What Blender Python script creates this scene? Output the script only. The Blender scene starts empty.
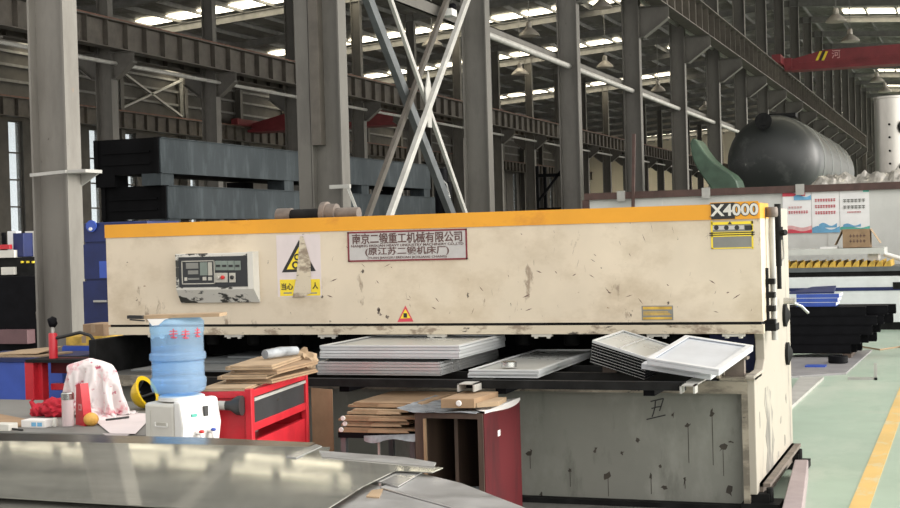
import bpy, bmesh, math, random
import numpy as np
from mathutils import Vector, Matrix, noise as mnoise
random.seed(7)
C = bpy.context.scene.collection
PI = math.pi

# ------------------------------------------------------------------ camera
F = 1400.0; CX, CY = 450.0, 254.0
PSI = math.radians(20.4); PIT = math.atan(18/F); ROL = math.radians(1.6)
EYE = Vector((0, 0, 1.6))
fw = Vector((-math.sin(PSI)*math.cos(PIT), math.cos(PSI)*math.cos(PIT), -math.sin(PIT)))
_r = Vector((math.cos(PSI), math.sin(PSI), 0)); _u = _r.cross(fw)
RT = _r*math.cos(ROL) - _u*math.sin(ROL); UP = _r*math.sin(ROL) + _u*math.cos(ROL)
cam = bpy.data.objects.new('camera', bpy.data.cameras.new('camera'))
C.objects.link(cam)
cam.data.sensor_width = 36; cam.data.lens = F*36/900; cam.data.clip_end = 600; cam.data.clip_start = .05
M3 = Matrix((RT, UP, -fw)).transposed()
cam.matrix_world = Matrix.Translation(EYE) @ M3.to_4x4()
bpy.context.scene.camera = cam

# surveying helpers: where a sight line of the photograph meets a wall / floor / table plane
def ray(x, y): return fw + RT*((x-CX)/F) + UP*((CY-y)/F)
def onY(x, y, Y): r = ray(x, y); return EYE + r*(Y/r.y)
def onX(x, y, X): r = ray(x, y); return EYE + r*(X/r.x)
def onZ(x, y, Z): r = ray(x, y); return EYE + r*((Z-1.6)/r.z)
def atd(x, y, d): return EYE + ray(x, y)*d

# ------------------------------------------------------------------ materials
def nodes(name):
    m = bpy.data.materials.new(name); m.use_nodes = True
    t = m.node_tree; b = t.nodes['Principled BSDF']
    return m, t, b
def rgba(c): return (c[0], c[1], c[2], 1)
def ncoord(t, scale=(1, 1, 1)):
    tc = t.nodes.new('ShaderNodeTexCoord'); mp = t.nodes.new('ShaderNodeMapping')
    mp.inputs['Scale'].default_value = scale
    t.links.new(tc.outputs['Object'], mp.inputs['Vector']); return mp.outputs['Vector']
def nnoise(t, vec, scale, detail=4, rough=.6):
    n = t.nodes.new('ShaderNodeTexNoise'); n.inputs['Scale'].default_value = scale
    n.inputs['Detail'].default_value = detail; n.inputs['Roughness'].default_value = rough
    t.links.new(vec, n.inputs['Vector']); return n.outputs['Fac']
def nramp(t, fac, a, b, ca=(0, 0, 0), cb=(1, 1, 1)):
    r = t.nodes.new('ShaderNodeValToRGB'); e = r.color_ramp.elements
    e[0].position = a; e[1].position = b; e[0].color = rgba(ca); e[1].color = rgba(cb)
    t.links.new(fac, r.inputs['Fac']); return r.outputs['Color']
def nmix(t, fac, a, b, blend='MIX'):
    m = t.nodes.new('ShaderNodeMix'); m.data_type = 'RGBA'; m.blend_type = blend
    for s, v in ((0, fac), (6, a), (7, b)):
        if isinstance(v, (int, float)): m.inputs[s].default_value = v
        elif isinstance(v, tuple): m.inputs[s].default_value = rgba(v)
        else: t.links.new(v, m.inputs[s])
    return m.outputs[2]
def mat(name, col, rough=.6, metal=0., var=.12, scale=6., stretch=(1, 1, 1), bump=0., spec=.5):
    m, t, b = nodes(name)
    v = ncoord(t, stretch); f = nnoise(t, v, scale)
    lo = tuple(max(0, c*(1-var*1.6)) for c in col); hi = tuple(min(1, c*(1+var)) for c in col)
    t.links.new(nramp(t, f, .3, .7, lo, hi), b.inputs['Base Color'])
    b.inputs['Roughness'].default_value = rough; b.inputs['Metallic'].default_value = metal
    b.inputs['Specular IOR Level'].default_value = spec
    if bump:
        bp = t.nodes.new('ShaderNodeBump'); bp.inputs['Strength'].default_value = bump; bp.inputs['Distance'].default_value = .01
        t.links.new(f, bp.inputs['Height']); t.links.new(bp.outputs['Normal'], b.inputs['Normal'])
    return m
def worn(name, col, layers, rough=.55, metal=0., spec=.5):
    """paint with wear: layers of (colour, noise scale, stretch, low, high)"""
    m, t, b = nodes(name)
    f0 = nnoise(t, ncoord(t), 1.3, 6)
    c = nramp(t, f0, .3, .7, tuple(x*.86 for x in col), tuple(min(1, x*1.06) for x in col))
    for (lc, sc, st, lo, hi) in layers:
        c = nmix(t, nramp(t, nnoise(t, ncoord(t, st), sc, 8, .65), lo, hi), c, lc)
    t.links.new(c, b.inputs['Base Color'])
    b.inputs['Roughness'].default_value = rough; b.inputs['Metallic'].default_value = metal; b.inputs['Specular IOR Level'].default_value = spec
    return m
def emit(name, col, s):
    m, t, b = nodes(name); b.inputs['Base Color'].default_value = rgba(col)
    b.inputs['Emission Color'].default_value = rgba(col); b.inputs['Emission Strength'].default_value = s
    return m
def steel(name, col, r0, r1, stretch, scale=3., metal=1., var=.1):
    m, t, b = nodes(name); v = ncoord(t, stretch); f = nnoise(t, v, scale, 6, .7)
    t.links.new(nramp(t, f, .3, .7, tuple(c*(1-var) for c in col), tuple(min(1, c*(1+var)) for c in col)), b.inputs['Base Color'])
    mr = t.nodes.new('ShaderNodeMapRange'); mr.inputs['From Min'].default_value = .3; mr.inputs['From Max'].default_value = .7
    mr.inputs['To Min'].default_value = r0; mr.inputs['To Max'].default_value = r1
    t.links.new(f, mr.inputs['Value']); t.links.new(mr.outputs['Result'], b.inputs['Roughness'])
    b.inputs['Metallic'].default_value = metal; return m

K = {}
K['beige'] = worn('machine_beige_paint', (.69, .595, .46), [
    ((.53, .44, .32), 2.2, (1, 1, 1.4), .48, .66),
    ((.33, .26, .19), 9, (1, 1, .45), .63, .69),
    ((.09, .07, .055), 16, (1, 1, .6), .675, .70),
    ((.22, .11, .06), 26, (.5, 1, 1), .70, .72)])
K['lip'] = worn('machine_lip_paint', (.62, .54, .41), [
    ((.28, .22, .16), 14, (.5, 1, 1), .52, .62), ((.06, .05, .04), 22, (.4, 1, 1.5), .62, .66)])
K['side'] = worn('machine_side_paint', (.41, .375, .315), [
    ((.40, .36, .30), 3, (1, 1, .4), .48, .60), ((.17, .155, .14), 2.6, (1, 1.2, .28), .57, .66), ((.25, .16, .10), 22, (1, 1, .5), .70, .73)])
K['orange'] = worn('orange_band_paint', (.80, .36, .025), [
    ((.62, .25, .025), 4, (.6, 1, 1), .56, .68), ((.18, .09, .04), 18, (1, 1, 1), .70, .73), ((.8, .72, .6), 24, (.6, 1, 1), .735, .75)])
K['panel'] = worn('grey_green_panel', (.225, .23, .20), [
    ((.29, .295, .26), 3, (1, 1, .5), .5, .66), ((.16, .165, .14), 5, (1, 1, .3), .58, .70), ((.06, .045, .03), 9, (2.2, 1, .5), .70, .725)], rough=.6)
K['tableedge'] = worn('table_edge_paint', (.36, .32, .25), [((.16, .14, .11), 10, (.4, 1, 1), .45, .6), ((.05, .045, .04), 18, (.5, 1, 1), .6, .66)])
K['tabletop'] = mat('table_steel', (.17, .17, .165), .45, .6, .2, 5)
K['dark'] = mat('dark_oily_steel', (.014, .014, .014), .65, 0, .3, 8, spec=.12)
K['black'] = mat('black_paint', (.006, .006, .0075), .6, 0, .2, 8, spec=.08)
K['blackframe'] = mat('black_frame_paint', (.004, .004, .0045), .6, 0, .25, 3, spec=.05)
K['beamgrey'] = worn('blue_grey_primer', (.036, .044, .049), [((.06, .072, .078), 5, (1, 1, .25), .48, .66), ((.03, .037, .04), 3, (1, .5, .4), .56, .7)], rough=.65, spec=.2)
K['column'] = worn('grey_column_paint', (.125, .117, .103), [((.095, .088, .078), 3, (1, 1, .3), .5, .66), ((.065, .057, .045), 12, (1, 1, .5), .69, .74)])
K['columnA'] = worn('grey_column_paint_dirty', (.20, .187, .165), [((.15, .138, .12), 3, (1, 1, .25), .48, .64), ((.30, .16, .07), 7, (1, 1, .6), .70, .76), ((.07, .06, .05), 14, (1, 1, 1), .70, .74)])
K['girder'] = mat('brown_girder_paint', (.10, .087, .072), .6, 0, .2, 3)
K['rustrail'] = mat('rusty_rail', (.17, .085, .06), .7, .1, .25, 6)
K['redrail'] = mat('red_bus_bar', (.50, .11, .10), .5, 0, .15, 6)
K['strut'] = mat('pale_grey_tube', (.44, .43, .40), .45, .1, .12, 4)
K['strutdark'] = mat('slate_channel', (.13, .14, .145), .5, .2, .15, 4)
K['roof'] = worn('roof_sheet', (.20, .195, .18), [((.36, .36, .34), 1.1, (1, .5, 1), .56, .62), ((.12, .115, .105), 2, (1, .4, 1), .5, .6)])  # pale layer imitates glints on the roof sheets, put into the colour
K['purlin'] = mat('purlin_steel', (.20, .195, .18), .6, .1, .15, 3)
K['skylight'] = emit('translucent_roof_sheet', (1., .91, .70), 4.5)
K['crane'] = mat('crane_red', (.22, .032, .04), .5, 0, .15, 2)
K['wall'] = mat('hall_wall_sheet', (.085, .078, .068), .8, 0, .15, 1.5)
K['endwall'] = mat('end_wall_cream', (.80, .73, .58), .8, 0, .06, .3)
K['concrete'] = worn('concrete_floor', (.20, .195, .18), [((.12, .115, .105), 2, (1, 1, 1), .5, .7)], rough=.7)
K['green'] = worn('green_floor_paint', (.365, .465, .37), [
    ((.46, .52, .43), 1.1, (1, .5, 1), .50, .70), ((.30, .40, .315), 3.0, (1, .4, 1), .56, .7), ((.66, .70, .62), 7, (1, .5, 1), .70, .74), ((.50, .47, .40), .6, (.4, 1, 1), .6, .72)], rough=.42)
K['yellowline'] = worn('yellow_line_paint', (.70, .47, .16), [((.6, .52, .32), 6, (1, .5, 1), .52, .66), ((.45, .5, .38), 12, (1, 1, 1), .66, .72)], rough=.5)
K['sheet'] = steel('mill_steel_sheet', (.42, .415, .405), .05, .09, (.8, 1.6, 1), 1.2, metal=.6)
K['sheetgreen'] = steel('oiled_steel_sheet', (.37, .365, .325), .03, .075, (.5, 2.2, 1), 2.2, metal=.62, var=.22)
K['sheetdull'] = steel('dull_steel_sheet', (.30, .30, .285), .18, .28, (.8, 1.6, 1), 1.2)
K['sheetpale'] = steel('pale_steel_strip', (.62, .61, .60), .30, .5, (1, 3, 1), 3.)
K['galv'] = steel('galvanised_tray', (.66, .68, .69), .28, .36, (2, 1, 1), 1.5, metal=.35, var=.05)
K['galvedge'] = steel('galvanised_edge', (.64, .65, .65), .2, .28, (3, 1, 1), 1.2, metal=.6, var=.06)
K['pan'] = steel('galvanised_pan_floor', (.50, .51, .49), .25, .32, (1, 1, 1), .8, metal=.35, var=.03)
K['panblue'] = mat('bluish_film', (.60, .64, .70), .3, .35, .06, 4)
K['traywhite'] = mat('film_covered_tray', (.70, .72, .75), .35, .3, .06, 4)
K['stainless'] = steel('stainless_shell', (.62, .59, .54), .28, .42, (4, 4, 1), 2., metal=.9)
K['foil'] = mat('clear_wrap', (.55, .52, .47), .3, .3, .3, 5)
K['tank'] = worn('black_tank_coating', (.030, .033, .032), [((.075, .08, .075), 2.5, (1, 1, 1), .56, .72), ((.30, .30, .27), 5, (1, 1, 1), .70, .76)], rough=.42)
K['tankband'] = mat('grey_tank_seam', (.11, .115, .11), .5, .2, .2, 6)
K['greenplate'] = mat('green_curved_plate', (.055, .10, .065), .4, 0, .25, 3)
K['partition'] = worn('pale_grey_partition', (.60, .60, .57), [((.50, .50, .47), 1.6, (1, 1, .4), .5, .7)])
K['brownrail'] = mat('brown_rail', (.085, .045, .037), .6, 0, .2, 5)
K['white'] = mat('white_plastic', (.80, .79, .76), .35, 0, .04, 5)
K['offwhite'] = mat('cream_plastic', (.66, .64, .58), .4, 0, .05, 5)
K['whitemetal'] = mat('white_enamel', (.72, .74, .74), .5, 0, .06, 4)
K['blue'] = mat('dark_blue_paint', (.008, .018, .10), .45, 0, .2, 4)
K['bluebright'] = mat('bright_blue_paint', (.04, .09, .42), .4, 0, .12, 4)
K['yellow'] = mat('yellow_label', (.86, .66, .04), .45, 0, .06, 8)
K['hatyellow'] = mat('yellow_helmet_plastic', (.80, .54, .015), .3, 0, .06, 8)
K['ochre'] = mat('ochre_slats', (.60, .38, .06), .6, 0, .25, 12)
K['red'] = mat('red_paint', (.56, .022, .035), .35, 0, .12, 6)
K['redcloth'] = mat('red_fabric', (.48, .012, .03), .8, 0, .2, 20)
K['darkred'] = worn('dark_red_lacquer', (.115, .014, .018), [((.05, .012, .014), 4, (1, 1, .3), .5, .68), ((.30, .10, .09), 20, (1, 1, .4), .70, .73)], rough=.55, spec=.25)
K['wood'] = mat('dark_brown_wood', (.075, .05, .036), .5, 0, .3, 4, (3, 3, .4))
K['woodin'] = mat('red_brown_veneer', (.13, .055, .03), .5, 0, .3, 4, (3, 3, .4))
K['card'] = mat('kraft_cardboard', (.31, .205, .12), .85, 0, .12, 7)
K['card2'] = mat('pale_cardboard', (.37, .265, .165), .85, 0, .12, 7)
K['cardedge'] = mat('cardboard_edge', (.36, .24, .13), .9, 0, .2, 25)
K['paper'] = mat('white_paper', (.78, .75, .72), .8, 0, .04, 5)
K['pinkpaper'] = mat('pinkish_paper', (.70, .62, .61), .8, 0, .05, 5)
K['film'] = mat('grey_plastic_film', (.30, .32, .34), .22, 0, .3, 9)
K['cloth'] = worn('stained_white_cloth', (.76, .70, .69), [((.66, .36, .38), 10, (1, 1, 1), .54, .64), ((.42, .08, .13), 20, (1, 1, 1), .60, .65)], rough=.9)
K['plate'] = mat('nameplate_silver', (.55, .53, .51), .4, .3, .06, 10)
K['maroon'] = mat('maroon_print', (.20, .02, .03), .5, 0, .1, 6)
K['ink'] = mat('black_ink', (.02, .02, .02), .5, 0, .1, 6)
K['brownink'] = mat('brown_ink', (.11, .055, .05), .5, 0, .1, 6)
K['redink'] = mat('red_ink', (.60, .06, .09), .6, 0, .1, 6)
K['pinkink'] = mat('pink_ink', (.75, .42, .42), .7, 0, .2, 4)
K['blueink'] = mat('blue_ink', (.16, .40, .62), .7, 0, .2, 4)
K['greenink'] = mat('green_ink', (.10, .42, .34), .7, 0, .2, 4)
K['greyink'] = mat('grey_print', (.22, .22, .2), .6, 0, .1, 6)
K['poster'] = mat('poster_paper', (.84, .83, .82), .6, 0, .05, 3)
K['screen'] = mat('dark_display', (.02, .022, .025), .2, 0, .1, 6)
K['keygreen'] = mat('grey_green_key', (.20, .24, .21), .5, 0, .1, 6)
K['keywhite'] = mat('pale_key', (.5, .48, .42), .5, 0, .1, 6)
K['redbutton'] = mat('red_button', (.6, .02, .02), .35, 0, .05, 6)
K['peel'] = worn('peeling_white_paint', (.66, .64, .58), [((.04, .04, .035), 7, (1, 1, 2), .53, .56)])
K['chrome'] = mat('bright_steel', (.62, .62, .60), .25, 1., .08, 8)
K['drip'] = mat('dark_oil_drip', (.05, .042, .032), .5, 0, .2, 8)
K['plategrey'] = mat('grey_mill_plate', (.27, .26, .265), .5, .1, .12, 3)
K['charcoal'] = mat('charcoal_drawer', (.035, .037, .04), .45, 0, .15, 6)
K['smudge'] = worn('grey_smudge', (.27, .25, .22), [((.15, .14, .125), 8, (1, 1, .4), .45, .6), ((.40, .37, .31), 6, (1, 1, .4), .55, .62)])
K['grime'] = mat('brown_grey_steel', (.20, .165, .14), .55, .3, .25, 8)
K['mauve'] = mat('mauve_primer_beam', (.33, .27, .27), .6, 0, .1, 5)
K['carmine'] = mat('pink_grey_plastic', (.13, .07, .075), .5, 0, .1, 6)
K['orangeball'] = mat('orange_peel', (.72, .40, .08), .5, 0, .1, 30)
K['lamp'] = mat('lamp_shade_enamel', (.55, .50, .44), .4, .2, .08, 5)
def glassy(name, col, tr, rough=.05):
    m, t, b = nodes(name)
    tb = t.nodes.new('ShaderNodeBsdfTransparent'); tb.inputs['Color'].default_value = rgba(col)
    mx = t.nodes.new('ShaderNodeMixShader'); mx.inputs['Fac'].default_value = 1-tr
    b.inputs['Base Color'].default_value = rgba(col); b.inputs['Roughness'].default_value = rough
    t.links.new(tb.outputs[0], mx.inputs[1]); t.links.new(b.outputs[0], mx.inputs[2])
    t.links.new(mx.outputs[0], t.nodes['Material Output'].inputs['Surface']); return m
K['pane'] = glassy('window_glass', (.92, .97, 1.), .85)
K['bottle'] = glassy('blue_bottle_plastic', (.62, .82, 1.), .74, .06)
K['water'] = glassy('water', (.80, .91, 1.), .92, .02)
K['jar'] = glassy('clear_cup', (.9, .84, .84), .6)

# ------------------------------------------------------------------ mesh helpers
class MB:
    def __init__(s): s.bm = bmesh.new()
    def box(s, a, b, mtx=None):
        (x0, y0, z0), (x1, y1, z1) = a, b
        vs = [s.bm.verts.new(p) for p in ((x0, y0, z0), (x1, y0, z0), (x1, y1, z0), (x0, y1, z0), (x0, y0, z1), (x1, y0, z1), (x1, y1, z1), (x0, y1, z1))]
        for f in ((0, 3, 2, 1), (4, 5, 6, 7), (0, 1, 5, 4), (1, 2, 6, 5), (2, 3, 7, 6), (3, 0, 4, 7)): s.bm.faces.new([vs[i] for i in f])
        if mtx is not None:
            for v in vs: v.co = mtx @ v.co
        return s
    def bar(s, p, q, w, h, up=(0, 0, 1)):
        p, q = Vector(p), Vector(q); d = (q-p); L = d.length; d.normalize(); up = Vector(up)
        if abs(d.dot(up)) > .98: up = Vector((0, 1, 0))
        sx = d.cross(up).normalized(); sz = sx.cross(d)
        m = Matrix((sx, d, sz)).transposed().to_4x4(); m.translation = p
        return s.box((-w/2, 0, -h/2), (w/2, L, h/2), m)
    def tube(s, pts, r, n=12, caps=True):
        pts = [Vector(p) for p in pts]; rs = r if isinstance(r, (list, tuple)) else [r]*len(pts); rings = []
        d0 = (pts[1]-pts[0]).normalized(); ref = Vector((0, 0, 1)) if abs(d0.z) < .9 else Vector((1, 0, 0))
        for i, p in enumerate(pts):
            a = pts[max(0, i-1)]; b = pts[min(len(pts)-1, i+1)]; d = (b-a)
            if d.length < 1e-9: d = d0.copy()
            d.normalize(); x = d.cross(ref)
            if x.length < 1e-4: x = d.cross(Vector((0, 1, 0)))
            x.normalize(); y = d.cross(x)
            rings.append([s.bm.verts.new(p + (x*math.cos(2*PI*k/n) + y*math.sin(2*PI*k/n))*rs[i]) for k in range(n)])
        for A, B in zip(rings, rings[1:]):
            for k in range(n): s.bm.faces.new((A[k], A[(k+1) % n], B[(k+1) % n], B[k]))
        if caps: s.bm.faces.new(rings[0][::-1]); s.bm.faces.new(rings[-1])
        return s
    def lathe(s, prof, n=24, mtx=None, caps=True):
        rings = []
        for (r, z) in prof:
            rings.append([s.bm.verts.new((r*math.cos(2*PI*k/n), r*math.sin(2*PI*k/n), z)) for k in range(n)])
        for A, B in zip(rings, rings[1:]):
            for k in range(n): s.bm.faces.new((A[k], A[(k+1) % n], B[(k+1) % n], B[k]))
        if caps: s.bm.faces.new(rings[0][::-1]); s.bm.faces.new(rings[-1])
        if mtx is not None:
            for R_ in rings:
                for v in R_: v.co = mtx @ v.co
        return s
    def prism(s, pts, vec):
        vec = Vector(vec); a = [s.bm.verts.new(p) for p in pts]; b = [s.bm.verts.new(Vector(p)+vec) for p in pts]; n = len(a)
        s.bm.faces.new(a[::-1]); s.bm.faces.new(b)
        for k in range(n): s.bm.faces.new((a[k], a[(k+1) % n], b[(k+1) % n], b[k]))
        return s
    def grid(s, fn, nu, nv, thick=None):
        P = [[s.bm.verts.new(fn(i/nu, j/nv)) for j in range(nv+1)] for i in range(nu+1)]
        for i in range(nu):
            for j in range(nv): s.bm.faces.new((P[i][j], P[i+1][j], P[i+1][j+1], P[i][j+1]))
        if thick:
            t = Vector(thick); Q = [[s.bm.verts.new(P[i][j].co + t) for j in range(nv+1)] for i in range(nu+1)]
            for i in range(nu):
                for j in range(nv): s.bm.faces.new((Q[i][j], Q[i][j+1], Q[i+1][j+1], Q[i+1][j]))
            for i in range(nu):
                s.bm.faces.new((P[i][0], Q[i][0], Q[i+1][0], P[i+1][0])); s.bm.faces.new((P[i][nv], P[i+1][nv], Q[i+1][nv], Q[i][nv]))
            for j in range(nv):
                s.bm.faces.new((P[0][j], P[0][j+1], Q[0][j+1], Q[0][j])); s.bm.faces.new((P[nu][j], Q[nu][j], Q[nu][j+1], P[nu][j+1]))
        return s
    def blob(s, c, r, amp=.0, freq=3., seed=0, sub=3, squash=None):
        n0 = len(s.bm.verts)
        g = bmesh.ops.create_icosphere(s.bm, subdivisions=sub, radius=1)
        for v in g['verts']:
            d = v.co.copy(); k = 1 + amp*mnoise.noise(d*freq + Vector((seed, seed*1.7, 0)))
            v.co = Vector((c[0]+d.x*r[0]*k, c[1]+d.y*r[1]*k, c[2]+max(d.z, -1)*r[2]*k))
        return s
    def build(s, name, m, parent=None, world=True, smooth=False, bevel=0., origin=None):
        bm = s.bm; bmesh.ops.recalc_face_normals(bm, faces=bm.faces)
        off = Vector((0, 0, 0))
        if parent is not None and world:
            off = parent.location.copy()
            if parent.parent is not None: off += parent.parent.location
        elif parent is None:
            if origin is not None: off = Vector(origin)
            else:
                xs = [v.co for v in bm.verts]
                off = Vector(((min(v.x for v in xs)+max(v.x for v in xs))/2, (min(v.y for v in xs)+max(v.y for v in xs))/2, min(v.z for v in xs)))
        for v in bm.verts: v.co -= off
        me = bpy.data.meshes.new(name); bm.to_mesh(me); bm.free()
        if smooth: me.shade_smooth(); me.set_sharp_from_angle(angle=math.radians(38))
        me.materials.append(m)
        o = bpy.data.objects.new(name, me); C.objects.link(o)
        if parent is not None: o.parent = parent
        else: o.location = off
        if bevel:
            b = o.modifiers.new('edge', 'BEVEL'); b.width = bevel; b.segments = 2; b.limit_method = 'ANGLE'
        return o
def tag(o, label, cat, group=None, kind=None):
    if label: o['label'] = label
    if cat: o['category'] = cat
    if group: o['group'] = group
    if kind: o['kind'] = kind
    return o
def thing(name, label, cat, loc, rz=0, group=None):
    o = bpy.data.objects.new(name, None); C.objects.link(o); o.location = loc; o.rotation_euler = (0, 0, rz); o.empty_display_size = .1
    return tag(o, label, cat, group)
def struct(o): o['kind'] = 'structure'; return o
def dup(o, parent=None):
    c = o.copy(); C.objects.link(c)
    if parent is not None: c.parent = parent
    for ch in o.children: dup(ch, c)
    return c
def box(name, a, b, m, parent=None, bevel=0., **k): return MB().box(a, b).build(name, m, parent, bevel=bevel, **k)
def text_bm(txt, size, depth=.002, bold=0., align='CENTER'):
    cu = bpy.data.curves.new('txt', 'FONT'); cu.body = txt; cu.size = size; cu.extrude = depth/2; cu.offset = bold
    cu.align_x = align; cu.align_y = 'CENTER'; cu.resolution_u = 3
    o = bpy.data.objects.new('txt', cu); C.objects.link(o)
    dg = bpy.context.evaluated_depsgraph_get(); me = bpy.data.meshes.new_from_object(o.evaluated_get(dg))
    bm = bmesh.new(); bm.from_mesh(me); bpy.data.objects.remove(o); bpy.data.curves.remove(cu); bpy.data.meshes.remove(me)
    return bm
def text(name, txt, w, h, center, m, parent, face='-Y', bold=0., rot=0., world=True):
    """lettering stretched to w x h metres, centred at a point, on a face looking to -Y (or +X)"""
    bm = text_bm(txt, .1, .002, bold)
    xs = [v.co.x for v in bm.verts]; ys = [v.co.y for v in bm.verts]
    cx, cy = (min(xs)+max(xs))/2, (min(ys)+max(ys))/2; sx = w/(max(xs)-min(xs)); sy = h/(max(ys)-min(ys))
    for v in bm.verts:
        x, y, z = (v.co.x-cx)*sx, (v.co.y-cy)*sy, v.co.z
        x, y = x*math.cos(rot)-y*math.sin(rot), x*math.sin(rot)+y*math.cos(rot)
        p = Vector((x, -z, y)) if face == '-Y' else Vector((z, x, y))
        v.co = p + Vector(center)
    b = MB(); b.bm.free(); b.bm = bm
    return b.build(name, m, parent, world=world)
# ================================================================== THE HALL
YS = [10.90 + 6.03*n for n in range(23)]
R1, R2, R3 = -7.95, -23.6, -39.3
def roofz(X): return 13 - .07*abs(X+8)
struct(box('floor', (-60, -12, -.2), (20, 156, 0), K['concrete']))
fm = MB(); fm.box((-1.22, -12, 0), (20, 9.85, .004)); fm.box((-7, 9.85, 0), (20, 24.6, .004)); struct(fm.build('floor_green', K['green']))
struct(box('floor_far', (-7, 24.6, 0), (20, 150, .004), K['green']))
line = tag(box('floor_line', (-.675, -8, .004), (-.565, 21, .007), K['yellowline']), 'faded yellow lane line painted on the green floor', 'floor marking')
line['kind'] = 'structure'; del line['label']; del line['category']
# roof: two slopes with the ridge above the front column row
ROOF0 = 20.0
m = MB()
for X0, X1 in ((R3-.4, -8), (-8, 13)):
    m.prism([(X0, ROOF0, roofz(X0)), (X1, ROOF0, roofz(X1)), (X1, ROOF0, roofz(X1)+.08), (X0, ROOF0, roofz(X0)+.08)], (0, 151-ROOF0, 0))
ceil = struct(m.build('ceiling', K['roof']))
m = MB()
X = R3
while X < 13:
    z = roofz(X); m.box((X-.04, ROOF0, z-.20), (X+.04, 150, z-.01)); X += 1.5
pl = m.build('purlin_grid', K['purlin'], ceil); pl['kind'] = 'structure'
m = MB()
struct(box('wall_back', (-60, 150, -.1), (20, 150.3, 12.6), K['endwall']))
# window wall on the far left
m = MB()
m.box((-39.9, 26, 0), (-39.5, 150, 2.2)); m.box((-39.9, 26, 7.25), (-39.5, 150, 10.6))
WY = [51.0 + 3.02*k for k in range(-7, 30)]
prev = 26
for y in WY:
    m.box((-39.9, prev, 2.2), (-39.5, y, 7.25)); prev = y + 1.0
m.box((-39.9, prev, 2.2), (-39.5, 150, 7.25))
struct(m.build('wall_left', K['wall']))
for i, y in enumerate(WY):
    m = MB()
    for z in (2.2, 3.4, 4.6, 5.8, 7.19): m.box((-39.78, y, z), (-39.62, y+1, z+.06))
    m.box((-39.78, y, 2.2), (-39.62, y+.05, 7.25)); m.box((-39.78, y+.95, 2.2), (-39.62, y+1, 7.25))
    w = struct(m.build('window_%d' % (i+1), K['wall']))
    p = box('window_pane', (-39.72, y, 2.2), (-39.70, y+1, 7.25), K['pane'], w); p['kind'] = 'structure'
# girts and bracing on the window wall
m = MB()
for z in (8.9, 9.6, 10.2): m.box((-39.48, 26, z), (-39.36, 150, z+.12))
struct(m.build('trim_1', K['purlin']))
m = MB()
for (y, q) in ((YS[8], 1), (YS[8], -1)):
    a, b = (8.3, 10.3) if q > 0 else (10.3, 8.3)
    m.bar((-39.2, y, a), (-39.2, y+6.03, b), .14, .1)
for y in (YS[8], YS[9]): m.box((-39.3, y-.1, 8.3), (-39.1, y+.1, 10.4))
struct(m.build('trim_2', K['strut']))
# rafters
for n, Y in enumerate(YS):
    if Y < ROOF0: continue
    m = MB()
    for X0, X1 in ((R3, -8), (-8, 12.5)):
        z0, z1 = roofz(X0), roofz(X1)
        for h0, h1, w in ((-.52, -.49, .10), (-.22, -.19, .10), (-.50, -.20, .012)):
            m.prism([(X0, Y-w, z0+h0), (X1, Y-w, z1+h0), (X1, Y-w, z1+h1), (X0, Y-w, z0+h1)], (0, 2*w, 0))
    tag(m.build('roof_beam', K['purlin']), 'grey steel roof beam crossing the hall high above the columns', 'roof beam', 'roof beams across the hall')
# skylights
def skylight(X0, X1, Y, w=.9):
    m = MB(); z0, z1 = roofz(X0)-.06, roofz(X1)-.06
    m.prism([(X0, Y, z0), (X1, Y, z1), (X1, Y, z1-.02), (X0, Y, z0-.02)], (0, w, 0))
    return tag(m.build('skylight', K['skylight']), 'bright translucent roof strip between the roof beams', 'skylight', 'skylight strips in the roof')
for n in (7, 9, 11, 14): skylight(-39.4, -18.0, YS[n]-1.45, 1.2)
for y, w_ in ((26.75, .09), (27.4, .14)): skylight(-39.4, -9.5, y, w_)  # added out-of-view strips, made for the streaks mirrored in the front sheets
for n in (9, 12): skylight(-16.5, -13.0, YS[n]-1.2, .9)
for n in (4, 7, 11, 14, 16, 18, 20, 21): skylight(-6.0, 10, YS[n]-1.6, 1.4)  # extra strips among these are added to brighten the right bay
skylight(-39.4, -11.5, YS[22]-3.2, 2.8)  # added wide strip that brightens the end wall
# column rows
def hsec(m, X, Y, z0, z1, h, b, t=.022):
    m.box((X-h/2+t, Y-t/2, z0), (X+h/2-t, Y+t/2, z1))
    m.box((X-h/2, Y-b/2, z0), (X-h/2+t, Y+b/2, z1)); m.box((X+h/2-t, Y-b/2, z0), (X+h/2, Y+b/2, z1))
def bracket(X, Y, L, z, s=1):
    """corbel carrying the crane girder: web, sloping bottom flange, seat plate"""
    m = MB()
    p = [(X, Y, z-.75), (X+s*.12, Y, z-.75), (X+s*L, Y, z-.30), (X+s*L, Y, z), (X, Y, z)]
    m.prism([(x, y-.012, zz) for x, y, zz in p], (0, .024, 0))
    m.prism([(x, Y-.14, zz) for x, zz in ((X, z-.78), (X+s*.12, z-.78), (X+s*L, z-.33), (X+s*L, z-.30), (X+s*.12, z-.75), (X, z-.75))], (0, .28, 0))
    m.box((min(X, X+s*L), Y-.16, z-.02), (max(X, X+s*L), Y+.16, z)); return m
names1 = ['thick grey steel column with rust stain, nearest one, left of the shear', 'grey steel column with a boxed downpipe, rising behind the shaft on top of the machine',
    'grey steel column just right of the crossed braces', 'grey steel column behind the machine, second to the right of the crossed braces',
    'grey steel column with girder bracket, third to the right of the crossed braces', 'grey steel column behind the tip of the green curved plate', 'grey steel column right behind the left edge of the black tank']
cols = []
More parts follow.
